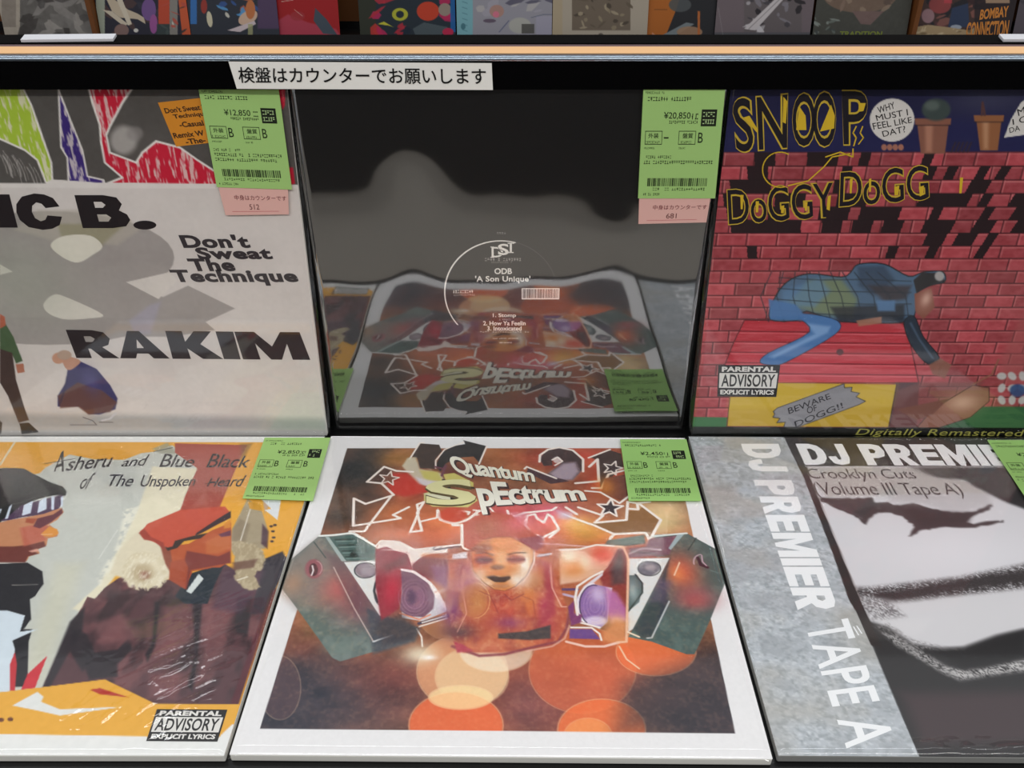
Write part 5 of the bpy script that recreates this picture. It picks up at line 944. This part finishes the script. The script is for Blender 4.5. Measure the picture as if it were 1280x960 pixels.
def fF(p, r):
    strip(p, 566, 591, -80, 60, '#7fb4be', 1); 
    for k in range(12): p.line([(578, -40 + k * 7), (584, -38 + k * 7)], 1.6, '#3f6c7c', .8)
    p.ell(579, 33, 3, 4, '#4a7c88'); shapes(35, ['#a8a4b0', '#8f8a98', '#b8b4b4', '#5c5a6c'], 22, 600, 690, -60, 20, 12)(p, r); p.ell(621, 14, 9, 8, '#b08a80'); p.ell(620, 18, 4, 4, '#d87a90'); p.ell(612, 26, 8, 2.5, '#5a4a5c', .8, 1); p.line([(636, 26), (624, 40)], 2, '#3f4870'); p.ell(650, 32, 14, 10, '#b5b4ac', .9, 3); strip(p, 652, 668, 30, 42, '#55534f', .9); strip(p, 670, 690, 20, 50, '#a8a4b8', .7); p.line([(664, 22), (680, 18), (690, 18)], 1.4, '#4a5670')
farrec(571, 690, 'pale lilac sleeve with a light blue strip of vertical writing', '#9c9aa4', fF)
def fG(p, r):
    strip(p, 715, 788, -80, 38, '#75685a', 1, .6); shapes(45, ['#4f453b', '#93866f', '#665a4c', '#a89a82'], 60, 716, 787, -60, 37, 6)(p, r); strip(p, 680, 703, -80, 60, '#b3a183', .7, 3); p.ell(751, 43.5, 3, 2.2, '#6a6258')
farrec(690, 809, 'cream sleeve with a brown engraved picture', '#b3a898', fG)
def fH(p, r):
    p.poly([(826, 60), (846, 10), (860, -40), (960, -40), (960, 60)], '#2c2c30', 1, .6); p.poly([(824, 46), (858, 28), (868, 30), (842, 46)], '#7c8488'); p.ell(850, 6, 14, 9, '#565a5c', .9, 2); p.ell(862, 40, 16, 7, '#a88468', .9, 2); strip(p, 872, 875, 14, 50, '#b86a38'); p.poly([(815, 40), (822, 46), (815, 50)], '#d09070'); p.line([(818, 12), (834, 12)], 1.5, '#5c3a1c')
farrec(808, 920, 'orange sleeve with a dark figure beside the cream one', '#b4682a', fH, .009)
def fI(p, r):
    strip(p, 930, 1002, -80, 40, '#6a6264', 1, .6); shapes(55, ['#2c282c', '#b5b0b4', '#87828a', '#d5d0d4', '#4a464c'], 60, 932, 1000, -60, 39, 7)(p, r); p.poly([(930, 36), (974, -6), (984, -6), (944, 38)], '#cfc8ca', 1, .5); p.line([(936, 36), (980, -6)], .8, '#3a3438'); strip(p, 880, 1020, 40.5, 52, '#55555a', .9); p.line([(898, 10), (904, 46)], 1.0, '#a8a4a8', .7)
farrec(891, 1014, 'mauve sleeve with a black and white picture', '#75696e', fI)
def fJ(p, r):
    p.ell(1075, -6, 46, 22, '#7a6658', 1, 2); shapes(65, ['#8a7466', '#63534a', '#94806e'], 34, 1030, 1115, -50, 14, 9)(p, r); p.poly([(1065, 14), (1105, 14), (1088, 31), (1076, 30)], '#7a6460', 1, 2); shapes(66, ['#6e7670', '#454a48', '#8c948e'], 12, 1018, 1045, 20, 44, 6)(p, r); p.mottle(.04, 10, 2)
r, fp = farrec(1015, 1133, 'dark green sleeve with a brown oval picture', '#4c4c46', fJ)
I = Ink(r.W, r.H, .0005); I.text(r.box(1049, 39, 1102, 46), 'TRADITION', '#7f8a3a', 0, .03); I.build('lettering', fp)
def fK(p, r):
    shapes(75, ['#5c3a3c', '#3f2a2c', '#8a5a52', '#26262c'], 30, 1148, 1230, -60, 34, 12)(p, r); p.ell(1175, 6, 14, 11, '#a04a4a', .9, 3); p.poly([(1190, 10), (1210, 4), (1212, 34), (1185, 34)], '#33405c', 1, 2); p.ell(1195, 34, 7, 3, '#b0b8c4', .9, 1); p.poly([(1143, 34), (1160, 31), (1185, 34), (1212, 38), (1225, 30), (1225, 50), (1143, 50)], '#b09874', 1, 1); shapes(76, ['#7a6648', '#d0bc98'], 20, 1143, 1215, 35, 48, 4)(p, r); p.ell(1160, 20, 8, 9, '#a8848a', .9, 2); strip(p, 1218, 1275, -60, 50, '#2a2226', .85, 3); strip(p, 1180, 1190, -20, 4, '#c84a54', .8); strip(p, 1232, 1262, -30, 4, '#c8a888', .8)
r, fp = farrec(1143, 1262, 'brown sleeve with tall orange capital letters', '#4a3632', fK)
I = Ink(r.W, r.H, .0005); I.text(r.q((1226, 12), (1261, 7), (1260, 21), (1224, 25)), 'BOMBAY', '#d98a3c', 0, .035); I.text(r.q((1209, 28), (1262, 25), (1259, 46), (1207, 47)), 'CONNECTION', '#d98a3c', 0, .03); I.build('lettering', fp)
farrec(1264, 1386, 'grey purple sleeve at the right end of the rear rack', '#5c545c', shapes(85, ['#6a626c', '#4a444c', '#787078'], 20, 1264, 1386, sz=14))
